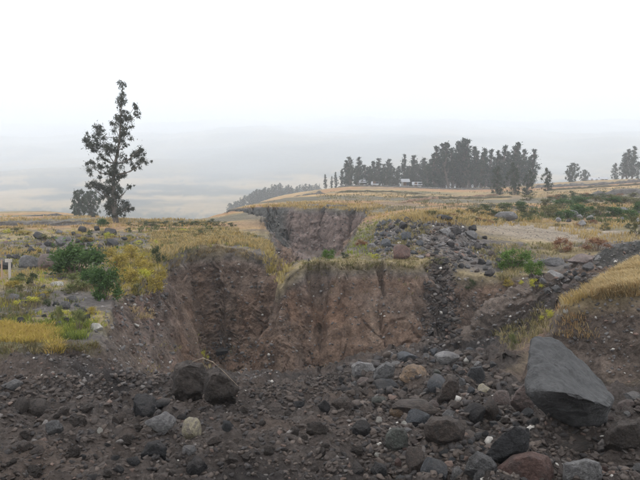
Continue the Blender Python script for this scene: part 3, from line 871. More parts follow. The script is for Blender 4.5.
# small stones and gravel: thousands, one mesh
def gravel(name, polys, mat, cols, more=()):
    more = list(more)
    Vs, Fs, Cs = [], [], []
    off = 0
    shapes = [rock_shape(100 + k, 1 if k < 8 else 2, .8, .16) for k in range(14)]
    for poly, n, lo, hi in polys + more:
        p = poly_points(poly, n)
        pos, S, ok = cast(p[:, 0], p[:, 1])
        for i in range(n):
            if not ok[i]: continue
            w = (lo + (hi - lo) * random.random() ** 3)
            v, f = shapes[random.randrange(8) if w < 5 else random.randrange(8, 14)]
            d = pos[i, 1]
            w *= d / F
            a = random.uniform(0, 6.28)
            c, s_ = math.cos(a), math.sin(a)
            q = v * (w, w * random.uniform(.7, 1.1), w * random.uniform(.45, .85))
            tl = random.uniform(-.5, .5)
            q = np.stack([q[:, 0] * c - q[:, 1] * s_, q[:, 0] * s_ + q[:, 1] * c, q[:, 2] + q[:, 0] * tl], -1)
            jit = (random.uniform(-.5, .5) * d / F, 0, 0)
            Vs.append(q + pos[i] + jit)
            Fs.append(f + off)
            off += len(v)
            cc = np.array(random.choices([c_[0] for c_ in cols], [c_[1] for c_ in cols])[0]) * random.uniform(.75, 1.25)
            Cs.append(np.broadcast_to(cc, (len(v), 3)))
    o = mesh_obj(name, np.concatenate(Vs), np.concatenate(Fs), mat, cols=np.concatenate(Cs))
    tag(o, kind='stuff')

M_GRAVEL = node_mat('loose_stones', .9, attr='Col', n1=(9, .25), n2=(50, .35), bump=(40, .01))
DK = [((.064, .052, .045), 8), ((.044, .039, .037), 5), ((.085, .067, .056), 4), ((.12, .106, .097), .8), ((.13, .092, .075), .6), ((.42, .39, .35), .1)]
gravel('rubble', [([(426, 258), (455, 262), (462, 345), (420, 350)], 620, 1.5, 8), ([(375, 240), (400, 218), (450, 214), (490, 255), (455, 265), (420, 258)], 500, 1.5, 7), ([(0, 392), (160, 386), (340, 392), (400, 400), (400, 480), (0, 480)], 4200, 1.3, 8),
                  ([(340, 366), (400, 350), (480, 350), (525, 392), (620, 430), (640, 395), (640, 480), (380, 480), (345, 395)], 4600, 1.6, 11),
                  ([(190, 376), (280, 384), (345, 368), (350, 392), (200, 396)], 900, 1.5, 6), ([(640, 395), (755, 392), (755, 479), (640, 479)], 900, 1.4, 9), ([(-115, 388), (0, 390), (0, 479), (-115, 479)], 1000, 1.4, 8),
                  ([(0, 376), (170, 372), (170, 395), (0, 398)], 700, 1.8, 8)], M_GRAVEL, DK)
gravel('scree', [([(0, 352), (100, 350), (106, 380), (0, 378)], 300, 1.0, 5), ([(294, 213), (366, 214), (346, 255), (298, 258)], 260, .7, 2.2), ([(252, 214), (292, 212), (298, 262), (276, 262)], 260, .7, 2.4), ([(275, 285), (300, 270), (430, 270), (430, 350), (330, 380), (280, 380)], 520, 1.0, 4), ([(165, 268), (270, 262), (275, 370), (190, 370)], 420, 1.0, 4), ([(100, 300), (165, 270), (180, 375), (110, 380)], 650, 1.3, 6), ([(200, 340), (270, 335), (280, 385), (205, 380)], 260, 1.2, 5),
                 ([(430, 262), (452, 268), (452, 345), (425, 350)], 260, 1.5, 5),
                 ([(452, 262), (550, 275), (560, 300), (480, 348), (452, 340)], 320, 1.2, 4.5),
                 ([(555, 300), (640, 292), (640, 390), (600, 370), (560, 335)], 260, 1.2, 5),
                 ([(545, 285), (600, 240), (640, 232), (640, 255), (585, 290), (560, 305)], 420, 1.2, 4.5),
                 ([(0, 285), (95, 285), (100, 335), (0, 330)], 420, 1.2, 5),
                 ([(0, 230), (130, 226), (165, 262), (60, 275), (0, 275)], 260, 1.2, 5),
                 ([(365, 255), (380, 222), (450, 214), (500, 262)], 1300, 1.2, 6.5),
                 ([(480, 226), (600, 224), (600, 238), (490, 240)], 300, .7, 2)], M_GRAVEL,
       [((.085, .076, .072), 6), ((.13, .12, .115), 4), ((.19, .17, .155), 2.5), ((.15, .10, .08), 2), ((.4, .37, .33), .5)])

# ------------------------------------------------------------------ grass and low plants
def blades(name, groups, mat):
    """many tapering blades in tufts; groups: (points, height m, spread m, blades per tuft, colour a, colour b, droop)"""
    Vs, Cs = [], []
    for pos, hgt, spr, nb, ca, cb, droop in groups:
        n = len(pos)
        if not n: continue
        P = np.repeat(pos, nb, 0)
        m = len(P)
        hg = np.repeat(hgt if np.ndim(hgt) else np.full(n, hgt), nb) * RNG.uniform(.45, 1.15, m)
        sp = np.repeat(spr if np.ndim(spr) else np.full(n, spr), nb)
        a = RNG.uniform(0, 2 * math.pi, m)
        r = np.sqrt(RNG.uniform(0, 1, m)) * sp * .5
        ln = RNG.uniform(.15, 1.0, m) * droop
        root = P + np.stack([np.cos(a) * r, np.sin(a) * r, -.02 * np.ones(m)], -1)
        dirx, diry = np.cos(a) * ln, np.sin(a) * ln
        mid = root + np.stack([dirx * hg * .35, diry * hg * .35, hg * .62], -1)
        tip = root + np.stack([dirx * hg, diry * hg, hg * (1 - .28 * ln)], -1)
        wdt = np.maximum(.006, P[:, 1] * .00045) * RNG.uniform(.7, 1.5, m)
        b = RNG.uniform(0, math.pi, m)
        sd = np.stack([np.cos(b) * wdt, np.sin(b) * wdt, 0 * wdt], -1)
        Vs.append(np.stack([root - sd, root + sd, mid + sd * .8, mid - sd * .8, tip], 1))
        tn = np.repeat(RNG.uniform(0, 1, n), nb)[:, None]
        c = np.array(ca) + (np.array(cb) - np.array(ca)) * tn
        c = c * RNG.uniform(.75, 1.25, (m, 1))
        Cs.append(np.repeat(c[:, None, :], 5, 1))
    V = np.concatenate(Vs)
    C = np.concatenate(Cs).reshape(-1, 3)
    m = len(V)
    k = np.arange(m)[:, None] * 5
    F_ = np.concatenate([k + [0, 1, 2], k + [0, 2, 3], k + [3, 2, 4]])
    o = mesh_obj(name, V.reshape(-1, 3), F_, mat, cols=C)
    tag(o, kind='stuff')

def tufts(poly, n, keep=lambda S: S < .05, noise=None):
    p = poly_points(poly, n)
    pos, S, ok = cast(p[:, 0], p[:, 1])
    m = ok & keep(S)
    if noise is not None:
        v = fbm(pos[:, 0] * noise[0], pos[:, 1] * noise[0], noise[2] if len(noise) > 2 else 0., 3)
        m &= v > noise[1]
    q = pos[m]
    return q + np.stack([RNG.uniform(-.5, .5, len(q)) * q[:, 1] / F, RNG.uniform(-.5, .5, len(q)) * q[:, 1] / F, 0 * q[:, 0]], -1)

M_GRASS = node_mat('grass_blades', .8, attr='Col', n1=(1, 0), n2=(1, 0), bump=None, trans=.25)
GOLD, STRAW, YEL, OLIVE, GREEN, LIME, RUST = (.38, .26, .085), (.35, .275, .145), (.37, .29, .055), (.125, .12, .042), (.065, .095, .028), (.25, .28, .045), (.22, .11, .055)
anyS = lambda S: S < 99
LB = [(0, 230), (130, 228), (230, 228), (268, 240), (268, 252), (215, 244), (165, 262), (110, 290), (98, 340), (0, 342)]
groups_dry = [
    (tufts([(640, 257), (700, 250), (755, 240), (755, 284), (640, 286)], 1300, anyS), .22, .22, 11, (.43, .30, .13), (.40, .32, .18), 1.2),
    (tufts([(-115, 222), (0, 222), (0, 346), (-115, 350)], 900, noise=(.22, -.05)), .2, .3, 10, GOLD, OLIVE, .8),
    (tufts([(640, 190), (755, 186), (755, 232), (640, 234)], 700, noise=(.15, -.1)), .3, .5, 8, STRAW, OLIVE, .9),
    (tufts([(0, 322), (25, 328), (52, 326), (58, 338), (30, 343), (0, 341)], 420), .16, .25, 16, GOLD, YEL, .9),
    (tufts([(46, 338), (62, 342), (60, 352), (50, 352)], 40, anyS), .16, .2, 14, GOLD, YEL, 1.3),
    (tufts([(585, 292), (600, 280), (640, 257), (640, 286), (610, 288)], 1300, anyS), .17, .22, 11, (.43, .30, .13), (.40, .32, .18), 1.2),
    (tufts([(560, 298), (590, 286), (592, 294), (566, 306)], 80, anyS), .2, .2, 9, STRAW, GOLD, 1.),
    (tufts(LB, 1900, noise=(.22, .12)), .24, .3, 10, GOLD, STRAW, .8),
    (tufts(LB, 1100, noise=(.22, .0, 8.)), .22, .3, 10, OLIVE, (.2, .15, .09), .8),
    (tufts([(160, 262), (185, 249), (215, 243), (245, 245), (272, 254), (268, 240), (232, 228), (150, 230)], 700), .30, .35, 12, GOLD, STRAW, .9),
    (tufts([(160, 262), (185, 249), (215, 243), (245, 245), (272, 254), (268, 240), (232, 228), (150, 230)], 900, noise=(.5, -.05)), .26, .35, 11, OLIVE, STRAW, .9),
    (tufts([(262, 240), (285, 262), (292, 270), (282, 285), (268, 275)], 90, anyS), .3, .3, 10, YEL, STRAW, 1.),
    (tufts([(285, 268), (292, 262), (318, 257), (345, 255), (430, 257), (432, 266), (300, 264)], 200, lambda S: S < .3), .12, .22, 9, STRAW, OLIVE, 1.0),
    (tufts([(345, 256), (352, 235), (366, 216), (385, 212), (430, 214), (470, 222), (480, 240), (420, 255)], 800, noise=(.4, .06)), .2, .3, 9, STRAW, OLIVE, .9),
    (tufts([(366, 214), (440, 208), (520, 214), (560, 222), (480, 226), (400, 222)], 700), .3, .35, 8, STRAW, GOLD, .9),
    (tufts([(450, 250), (500, 245), (600, 242), (580, 262), (545, 284), (500, 280), (460, 268)], 600, noise=(.4, -.05)), .22, .3, 9, STRAW, OLIVE, .9),
    (tufts([(400, 212), (640, 200), (640, 240), (600, 245), (520, 222)], 900, noise=(.15, .0)), .32, .4, 8, STRAW, GOLD, .9),
    (tufts([(0, 214), (120, 214), (210, 219), (215, 226), (0, 228)], 800, noise=(.1, -.1)), .3, .4, 8, STRAW, GOLD, .8),
    (tufts([(240, 208), (300, 200), (390, 205), (370, 211), (290, 208)], 400), .35, .5, 8, STRAW, GOLD, .8),
    (tufts([(330, 190), (450, 190), (530, 188), (640, 182), (640, 204), (520, 204), (400, 212), (300, 206)], 800, noise=(.06, -.02)), .22, .9, 7, STRAW, (.24, .18, .11), .9),
    (tufts([(330, 190), (450, 190), (530, 188), (640, 182), (640, 204), (520, 204), (400, 212), (300, 206)], 800, noise=(.09, .0, 3.)), .3, .9, 7, OLIVE, (.15, .12, .075), .9),
    (tufts([(128, 306), (150, 310), (152, 318), (134, 320)], 50, anyS), .12, .25, 12, (.5, .36, .2), STRAW, 1.3),
    (tufts([(0, 344), (98, 342), (98, 352), (0, 353)], 160, anyS), .13, .15, 8, OLIVE, (.16, .11, .06), 1.6),
    (tufts([(165, 262), (215, 245), (270, 255), (270, 262), (215, 252), (168, 270)], 150, anyS), .2, .2, 8, STRAW, (.2, .14, .08), 1.7),
    (tufts([(300, 263), (430, 262), (430, 269), (300, 270)], 150, anyS), .16, .2, 8, (.16, .12, .07), OLIVE, 1.7),
    (tufts([(590, 290), (640, 284), (640, 296), (590, 300)], 120, anyS), .2, .2, 9, (.3, .19, .08), STRAW, 1.7),
    (tufts([(130, 345), (200, 330), (240, 350), (215, 370), (140, 375)], 60, anyS), .14, .15, 6, STRAW, OLIVE, 1.),
    (tufts([(490, 335), (525, 320), (545, 300), (552, 330), (520, 350)], 150, anyS), .22, .2, 8, STRAW, OLIVE, 1.),
    (tufts([(555, 335), (560, 308), (578, 300), (600, 340)], 70, anyS), .14, .2, 8, (.34, .2, .09), STRAW, 1.1),
]
blades('dry_grass', groups_dry, M_GRASS)
groups_green = [
    (tufts([(112, 246), (160, 250), (165, 268), (150, 296), (112, 296)], 260, anyS), .16, .35, 12, (.36, .27, .06), (.22, .19, .05), .8),
    (tufts(LB, 1500, noise=(.35, -.02, 6.)), .13, .3, 10, LIME, YEL, .8),
    (tufts([(40, 322), (70, 318), (92, 326), (86, 340), (56, 340)], 200), .16, .2, 12, LIME, GREEN, .8),
    (tufts([(0, 318), (30, 316), (40, 324), (0, 326)], 60), .12, .2, 10, LIME, OLIVE, .8),
    (tufts(LB, 900, noise=(.3, .12, 4.)), .16, .3, 9, OLIVE, GREEN, .8),
    (tufts([(130, 226), (215, 222), (235, 232), (180, 240)], 300), .22, .4, 9, OLIVE, GREEN, .8),
    (tufts([(345, 256), (362, 222), (380, 216), (372, 256)], 90), .2, .3, 9, OLIVE, LIME, .8),
    (tufts([(490, 222), (540, 205), (640, 200), (640, 222), (560, 220)], 600, noise=(.2, .0, 2.)), .35, .5, 9, OLIVE, GREEN, .8),
    (tufts([(300, 270), (430, 266), (430, 300), (300, 300)], 16, anyS), .15, .2, 8, OLIVE, STRAW, 1.2),
]
blades('green_grass', groups_green, M_GRASS)

# ------------------------------------------------------------------ shrubs
def leaf_cloud(rng, lobes, n, size, ca, cb, aspect=.45, up=0.3, shell=.55, soft=False):
    """n small leaves spread through round lobes (x, y, z, radius); returns verts, quads, colours"""
    L = np.array(lobes, float)
    wgt = L[:, 3] ** 2
    li = rng.choice(len(L), n, p=wgt / wgt.sum())
    d = rng.normal(size=(n, 3)); d /= np.linalg.norm(d, axis=1, keepdims=True)
    r = rng.uniform(shell ** 3, 1.15, n) ** (1 / 3)
    if soft:                                    # feathery edge
        r = np.abs(rng.normal(0, .54, n))
    c = L[li, :3] + d * (r * L[li, 3])[:, None]
    t = rng.normal(size=(n, 3)) + d * .5 + (0, 0, up)
    t /= np.linalg.norm(t, axis=1, keepdims=True)
    b = np.cross(t, rng.normal(size=(n, 3))); b /= np.linalg.norm(b, axis=1, keepdims=True)
    s = size * rng.uniform(.6, 1.4, n)[:, None]
    V = np.stack([c - t * s * .5, c + b * s * aspect * .5, c + t * s * .5, c - b * s * aspect * .5], 1).reshape(-1, 3)
    F_ = np.arange(n * 4).reshape(n, 4)
    cl = np.array(ca) + (np.array(cb) - np.array(ca)) * np.clip(rng.uniform(0, 1, len(L))[li] * .6 + rng.uniform(0, .4, n), 0, 1)[:, None]
    return V, F_, np.repeat(cl * rng.uniform(.8, 1.2, (n, 1)), 4, 0)

def tube(path, radii, seg=6):
    """tapering tube along points"""
    path = [Vector(p) for p in path]
    V, F_ = [], []
    for i, p in enumerate(path):
        t = (path[min(i + 1, len(path) - 1)] - path[max(i - 1, 0)]).normalized()
        a = t.orthogonal().normalized()
        b = t.cross(a)
        for k in range(seg):
            g = 2 * math.pi * k / seg
            V.append(p + (a * math.cos(g) + b * math.sin(g)) * radii[i])
    for i in range(len(path) - 1):
        for k in range(seg):
            F_.append((i * seg + k, i * seg + (k + 1) % seg, (i + 1) * seg + (k + 1) % seg, (i + 1) * seg + k))
    return V, F_

def join(parts):
    V, F_ = [], []
    for v, f in parts:
        o = len(V)
        V += list(v)
        F_ += [tuple(i + o for i in q) for q in f]
    return V, F_

M_LEAF = node_mat('leaves', .75, attr='Col', n1=(1, 0), n2=(1, 0), bump=None, trans=.3)
M_BARK = node_mat('bark', .95, (.12, .10, .085), n1=(3, .3), n2=(16, .35), bump=(12, .02))
M_STEM = node_mat('stems', .95, (.15, .11, .08), n1=(6, .3), n2=(20, .2), bump=None)

SHRUBS = {  # kind: leaf size, count, colour a, colour b, aspect, up, lobes
    'green': (.075, 4200, (.040, .080, .024), (.080, .130, .036), .5, .5, 12),
    'bright': (.075, 3800, (.065, .12, .025), (.13, .20, .04), .4, .8, 11),
    'dark': (.06, 1900, (.040, .055, .025), (.075, .095, .038), .5, .4, 9),
    'feathery': (.12, 1100, (.115, .135, .050), (.21, .21, .085), .16, 1.6, 8),
    'yellow': (.055, 2400, (.23, .18, .04), (.42, .32, .07), .6, .5, 14),
    'lime': (.05, 1500, (.36, .36, .05), (.50, .46, .07), .6, .5, 8),
    'red': (.10, 1500, (.20, .085, .045), (.26, .15, .085), .2, 1.3, 8),
    'olive': (.08, 1300, (.085, .085, .035), (.15, .14, .06), .45, .5, 9),
}
_sh = {}
def shrub_meshes(kind, var):
    if (kind, var) in _sh: return _sh[kind, var]
    size, n, ca, cb, asp, up, nl = SHRUBS[kind]
    rng = np.random.default_rng(hash(kind) % 1 + 31 * var + len(kind) * 7)
    lobes = []
    for _ in range(nl):
        a, r = rng.uniform(0, 6.28), math.sqrt(rng.uniform(0, 1)) * .36
        lobes.append((r * math.cos(a), r * math.sin(a), rng.uniform(.12, .78) * (1 - r * .6), rng.uniform(.13, .27)))
    V, F_, C = leaf_cloud(rng, lobes, n, size, ca, cb, asp, up, .35, soft=True)
    stems = []
    for l in lobes:
        e = Vector(l[:3])
        stems.append(tube([(e.x * .15, e.y * .15, -.08), (e.x * .5, e.y * .5, e.z * .5), e], [.018, .012, .005], 4))
    sv, sf = join(stems)
    f = mesh_obj('foliage', V, F_, M_LEAF, cols=C)
    s = mesh_obj('stem', sv, sf, M_STEM)
    out = (f.data, s.data)
    bpy.data.objects.remove(f); bpy.data.objects.remove(s)
    _sh[kind, var] = out
    return out

def empty(name, loc, rz=0):
    o = bpy.data.objects.new(name, None)
    o.empty_display_size = .2
    COL.objects.link(o)
    o.location = loc
    o.rotation_euler = (0, 0, rz)
    return o

def child(name, me, parent):
    o = bpy.data.objects.new(name, me)
    COL.objects.link(o)
    o.parent = parent
    return o

def shrub(px, py, w, h, kind, label, group=None, name='shrub', cat='shrub'):
    """a shrub whose foot is at photo pixel (px, py), about w x h pixels in outline"""
    p = seen(px, py)
    d = p.y
    W, H = w * d / F, h * d / F
    f, s = shrub_meshes(kind, random.randrange(3))
    o = empty(name, p - Vector((0, 0, .04)), random.uniform(0, 6.28))
    o.scale = (W * 1.05, W * 1.05, H * 1.08)
    child('foliage', f, o); child('stem', s, o)
    tag(o, label, cat, group)
    return o

SH = [
    (76, 275, 54, 36, 'green', 'wide dark green bush, the larger one on the left bank'),
    (94, 286, 26, 22, 'green', 'small green bush joining the wide bush to the rim bush'),
    (106, 299, 32, 38, 'green', 'green bush hanging at the rim of the left bank below the wide bush'),
    (72, 290, 36, 20, 'feathery', 'grey-green feathery shrub below the wide green bush'),
    (31, 285, 15, 16, 'dark', 'small dark green shrub right of the white posts'),
    (17, 287, 16, 14, 'feathery', 'small olive feathery shrub at the foot of the white posts'),
    (80, 332, 30, 30, 'feathery', 'yellow-green feathery shrub at the rim above the near left wall'),
    (58, 322, 16, 26, 'feathery', 'thin ochre-green feathery shrub left of the shrub at the rim'),
    (30, 302, 22, 9, 'lime', 'low lime-yellow cushion plant on the grey patch of the left bank'),
    (118, 268, 24, 18, 'yellow', 'yellow shrub nearest the wide green bush on the yellow slope'),
    (133, 258, 26, 17, 'yellow', 'topmost yellow shrub of the yellow slope'),
    (128, 282, 26, 20, 'yellow', 'large yellow shrub in the middle of the yellow slope'),
    (151, 290, 26, 22, 'yellow', 'lowest bright yellow shrub of the yellow slope'),
    (146, 273, 24, 17, 'yellow', 'yellow shrub beside the dark bush on the yellow slope'),
    (160, 281, 16, 14, 'yellow', 'small yellow shrub at the right edge of the yellow slope'),
    (112, 256, 18, 10, 'yellow', 'small yellow tuft shrub behind the wide green bush'),
    (122, 275, 18, 13, 'yellow', 'small yellow shrub tucked against the rim bush on the yellow slope'),
    (140, 266, 20, 13, 'yellow', 'low yellow shrub between the topmost and the right hand ones of the yellow slope'),
    (140, 282, 22, 17, 'lime', 'lighter yellow-green shrub in the middle right of the yellow slope'),
    (118, 288, 15, 12, 'olive', 'olive shrub at the right foot of the green rim bush'),
    (159, 263, 15, 22, 'dark', 'narrow dark green bush at the top of the left ravine wall'),
    (136, 294, 18, 14, 'olive', 'olive shrub under the large yellow shrub'),
    (103, 226, 17, 9, 'green', 'green bush beside the foot of the tall tree'),
    (16, 230, 15, 8, 'olive', 'small olive bush by the field wall at the far left'),
    (328, 258, 14, 13, 'bright', 'small green bush on the lip above the middle wall'),
    (361, 246, 16, 10, 'red', 'small rusty red shrub on the slope left of the stone mound'),
    (378, 258, 16, 7, 'lime', 'low lime green plant at the foot of the stone mound'),
    (344, 258, 12, 8, 'dark', 'small dark shrub on the lip right of the green bush'),
    (512, 270, 34, 28, 'bright', 'bright green round bush above the right hand wall'),
    (532, 273, 20, 20, 'bright', 'smaller bright green bush touching the round bush above the right hand wall'),
    (536, 287, 15, 11, 'lime', 'bright yellow-green cushion plant below the green bushes'),
    (522, 286, 9, 8, 'lime', 'tiny yellow cushion plant left of the bright one below the green bushes'),
    (206, 360, 9, 12, 'lime', 'small yellow-green plant at the foot of the left ravine wall'),
    (508, 285, 15, 10, 'yellow', 'dull yellow plant at the top of the right hand wall'),
    (547, 321, 14, 15, 'lime', 'lime green plant in the hollow behind the great boulder'),
    (563, 252, 26, 18, 'red', 'rusty red shrub, left one of two by the gravel flat'),
    (598, 250, 34, 16, 'red', 'wide rusty red shrub, right one of two by the gravel flat'),
    (513, 350, 16, 22, 'feathery', 'olive feathery shrub left of the top of the great boulder'),
    (470, 288, 12, 12, 'dark', 'small dark bush on the mound above the right hand wall'),
    (440, 262, 16, 8, 'olive', 'olive shrub on the rim between the two walls'),
    (432, 216, 18, 8, 'olive', 'olive bush behind the right hand mound'),
    (475, 213, 24, 9, 'olive', 'brown-olive bush behind the left end of the gravel flat'),
    (492, 216, 22, 10, 'dark', 'dark bush on the bank left of the pale grey stone'),
    (527, 214, 20, 12, 'dark', 'dark bush right of the pale grey stone'),
    (637, 236, 16, 26, 'olive', 'olive shrub at the right picture edge above the dark slope'),
]
for a in SH:
    shrub(*a)
LBUSH = poly_points([(0, 262), (60, 285), (95, 300), (90, 325), (0, 320)], 14).tolist() + poly_points([(0, 232), (120, 230), (230, 230), (262, 240), (215, 243), (110, 262), (0, 260)], 34).tolist()
for i, (a, b) in enumerate(LBUSH):
    k, cn = (('feathery', 'feathery grey-green'), ('yellow', 'golden yellow'), ('olive', 'olive'), ('lime', 'lime green'), ('dark', 'dark green'))[i % 5]
    kk = 1.0 if b > 265 else .75
    lab = f'low {cn} plant among the grass and stones of the left bank'
    shrub(a, b, random.uniform(10, 22) * kk, random.uniform(6, 11) * kk, k, lab, f'low {cn} plants on the left bank', name='low_plant', cat='plant')
# rows of bushes: the band behind the gravel flat and the rim of the valley
BAND = [(549, 217, 24, 14), (566, 218, 20, 10), (583, 217, 26, 16), (600, 214, 18, 14), (615, 216, 22, 12), (632, 219, 18, 12), (545, 205, 22, 8), (563, 204, 24, 9),
        (580, 203, 22, 9), (597, 203, 16, 12), (575, 212, 20, 9), (612, 204, 20, 9), (629, 203, 24, 9), (520, 205, 14, 7), (505, 207, 16, 7), (560, 197, 16, 6), (640, 211, 16, 14)]
for i, (a, b, w, h) in enumerate(BAND):
    k = 'green' if i % 3 else 'olive'
    shrub(a, b, w, h, k, f'{"dark green" if k == "green" else "olive"} bush in the bushy band behind the gravel flat', f'{"dark green" if k == "green" else "olive"} bushes in the band behind the gravel flat')
for i, px in enumerate(range(134, 232, 8)):
    shrub(px + random.uniform(-3, 3), 223.5 + random.uniform(-1, 1.5), random.uniform(9, 17), random.uniform(4, 7), ('dark', 'olive')[i % 2], f'low {("dark green", "olive")[i % 2]} bush on the rim of the far valley right of the tall tree', f'low {("dark green", "olive")[i % 2]} bushes on the valley rim')

FIELD = poly_points([(430, 220), (470, 206), (545, 206), (545, 219), (480, 226)], 22).tolist() + poly_points([(520, 199), (560, 193), (640, 190), (640, 203), (560, 207)], 24).tolist() + poly_points([(545, 224), (600, 222), (640, 224), (640, 236), (610, 232)], 8).tolist()
for i, (a, b) in enumerate(FIELD):
    k, cn = (('olive', 'olive'), ('dark', 'dark green'), ('red', 'rusty brown'))[i % 5 % 3]
    lab = f'{cn} low bush scattered on the dry fields right of the ravine'
    shrub(a, b, random.uniform(9, 19), random.uniform(4, 8), k, lab, f'{cn} bushes scattered on the right hand fields')

# ------------------------------------------------------------------ trees
def tall_tree():
    """the lone eucalyptus: clumps placed as they hang in the crown"""
    rng = np.random.default_rng(5)
    d = seen(117, 222.5).y
    base = seen(117, 222.5)
    q = lambda zx, zy, dy=0: at(70 + zx / 3.2, 75 + zy / 3.2, d + dy) - base
    root = empty('tall_tree', base)
    tag(root, 'tall lone eucalyptus with an open ragged crown on the left bank', 'tree')
    tr = [q(147, 476), q(144, 440), q(141, 400, .1), q(139, 355, .1), q(140, 320), q(144, 285, -.1), (q(154, 240)), q(159, 200, .1), q(162, 150), q(164, 105, .05), q(166, 60), q(168, 30)]
    tr[0].z -= .2
    rad = [.30, .22, .19, .17, .15, .13, .105, .085, .065, .045, .03, .015]
    v, f = tube(tr, rad, 9)
    mesh_obj('trunk', v, f, M_BARK, root, smooth=True)
    cl = [(170, 28, 9, 24), (158, 100, 8, 40), (205, 105, 13, 150), (215, 128, 10, 110), (186, 150, 24, 420), (165, 182, 24, 300), (140, 155, 11, 120), (176, 125, 12, 110),
          (85, 178, 20, 420), (58, 216, 20, 420), (92, 216, 28, 800), (118, 236, 20, 420), (75, 240, 14, 170), (74, 298, 20, 400), (100, 302, 18, 360), (84, 350, 19, 400), (66, 354, 9, 90), (215, 246, 21, 520), (236, 278, 18, 420),
          (192, 268, 15, 250), (203, 300, 10, 100), (165, 324, 15, 300), (190, 356, 9, 120), (125, 322, 24, 560), (126, 362, 27, 760), (152, 370, 15, 330), (128, 402, 25, 760), (165, 414, 22, 640), (190, 420, 12, 230),
          (132, 432, 19, 420), (152, 442, 17, 360), (112, 386, 13, 180), (152, 250, 20, 260), (160, 214, 22, 330), (176, 190, 15, 200), (145, 290, 18, 220), (108, 268, 14, 140), (178, 225, 10, 70)]
    lob, brs = [], []
    Vs, Fs, Cs, off = [], [], [], 0
    for zx, zy, r, n in cl:
        dy = rng.uniform(-1.0, 1.0)
        c = q(zx, zy, dy)
        R = r / 3.2 * d / F
        i = max(1, min(range(len(tr)), key=lambda k: abs(tr[k].z - (c.z - .9)) + (0 if tr[k].z < c.z else 5)))
        s0 = tr[i]
        mid = s0.lerp(c, .55) + Vector((0, 0, -.12 * (c - s0).length))
        brs_ = []
        if (c - s0).length > .5:
            brs_.append(tube([s0, mid, c, c + (c - mid) * .35], [rad[i] * .42, rad[i] * .28, .022, .008], 5))
        subs = [(c.x + rng.normal() * R * .55, c.y + rng.normal() * R * .55, c.z + rng.normal() * R * .5, R * rng.uniform(.3, .75)) for _ in range(8)]
        for sx_, sy_, sz_, sr in subs:
            brs_.append(tube([c, ((c.x + sx_) / 2, (c.y + sy_) / 2, (c.z + sz_) / 2 + .05), (sx_, sy_, sz_)], [.016, .011, .004], 3))
        bv, bf = join(brs_)
        mesh_obj('branch', bv, bf, M_BARK, root, smooth=True)
        V, F_, C = leaf_cloud(rng, subs, int(n * 2.0), .21, (.040, .046, .036), (.082, .088, .066), .24, -.9, .0, soft=True)
        Vs.append(V); Fs.append(F_ + off); Cs.append(C); off += len(V)
    # loose sprays along the stem and limbs
    lob = []
    for _ in range(70):
        i = rng.integers(1, len(tr) - 1)
        p_ = tr[i].lerp(tr[i + 1], rng.uniform(0, 1))
        a_ = rng.uniform(0, 6.28)
        r_ = rng.uniform(.15, 1.0) * (1 - i / 14)
        lob.append((p_.x + r_ * math.cos(a_), p_.y + r_ * math.sin(a_), p_.z + rng.uniform(-.2, .2), rng.uniform(.12, .34)))
    V, F_, C = leaf_cloud(rng, lob, 2600, .2, (.036, .043, .032), (.085, .088, .06), .3, -.9, .0)
    Vs.append(V); Fs.append(F_ + off); Cs.append(C)
    mesh_obj('crown', np.concatenate(Vs), np.concatenate(Fs), M_LEAF, root, cols=np.concatenate(Cs))
tall_tree()

_tm = {}
def tree_meshes(kind, var):
    """trees of unit height for the distance: trunk with limbs, and a crown of leaf clumps"""
    if (kind, var) in _tm: return _tm[kind, var]
    rng = np.random.default_rng(var * 13 + len(kind))
    tr = [Vector((0, 0, -.02))]
    for i in range(1, 8):
        tr.append(Vector((tr[-1].x + rng.normal() * .012, tr[-1].y + rng.normal() * .012, i / 7 * .95)))
    parts = [tube(tr, [.018 * (1 - .85 * i / 7) + .003 for i in range(8)], 5)]
    lobes = []
    if kind == 'eucalypt':
        lo, nl, wd, n, ca, cb = rng.uniform(.03, .16), 48, .145, 3000, (.030, .042, .032), (.054, .070, .050)
    elif kind == 'bushy':
        lo, nl, wd, n, ca, cb = .02, 60, .27, 5600, (.036, .046, .032), (.070, .082, .055)
    elif kind == 'round':
        lo, nl, wd, n, ca, cb = .02, 90, .44, 9000, (.055, .070, .052), (.10, .118, .088)
    else:
        lo, nl, wd, n, ca, cb = .10, 22, .17, 700, (.034, .044, .036), (.06, .07, .055)
    for i in range(nl):
        t = lo + (1 - lo) * (i + rng.uniform(0, 1)) / nl
        if kind == 'round': prof = math.sqrt(max(0, 1 - ((t - .5) / .55) ** 2))
        elif kind == 'bushy': prof = min(1, 2.2 * (1 - t) + .15) * (.75 + .25 * min(1, t * 5))
        else: prof = min(1, 1.7 * (1 - t) ** .8 + .12) * (.6 + .4 * rng.uniform(0, 1))
        a = rng.uniform(0, 6.28)
        rr = wd * prof * rng.uniform(.15, 1.0)
        k = min(7, max(0, int(t * 7)))
        c = Vector((tr[k].x + rr * math.cos(a), tr[k].y + rr * math.sin(a), min(t, .97)))
        R = rng.uniform(.04, .085) * (1.3 if kind in ('bushy', 'round') else 1) * (.55 + .45 * prof)
        lobes.append((*c, R))
        parts.append(tube([tr[max(0, k - 1)], tr[max(0, k - 1)].lerp(c, .6) - Vector((0, 0, .01)), c], [.006, .004, .0015], 3))
    V, F_, C = leaf_cloud(rng, lobes, n, .055 if kind == 'round' else .034, ca, cb, .5, -.4, .05, soft=True)
    tv, tf = join(parts)
    a = mesh_obj('trunk', tv, tf, M_BARK)
    b = mesh_obj('crown', V, F_, M_LEAF, cols=C)
    out = (a.data, b.data)
    bpy.data.objects.remove(a); bpy.data.objects.remove(b)
    _tm[kind, var] = out
    return out

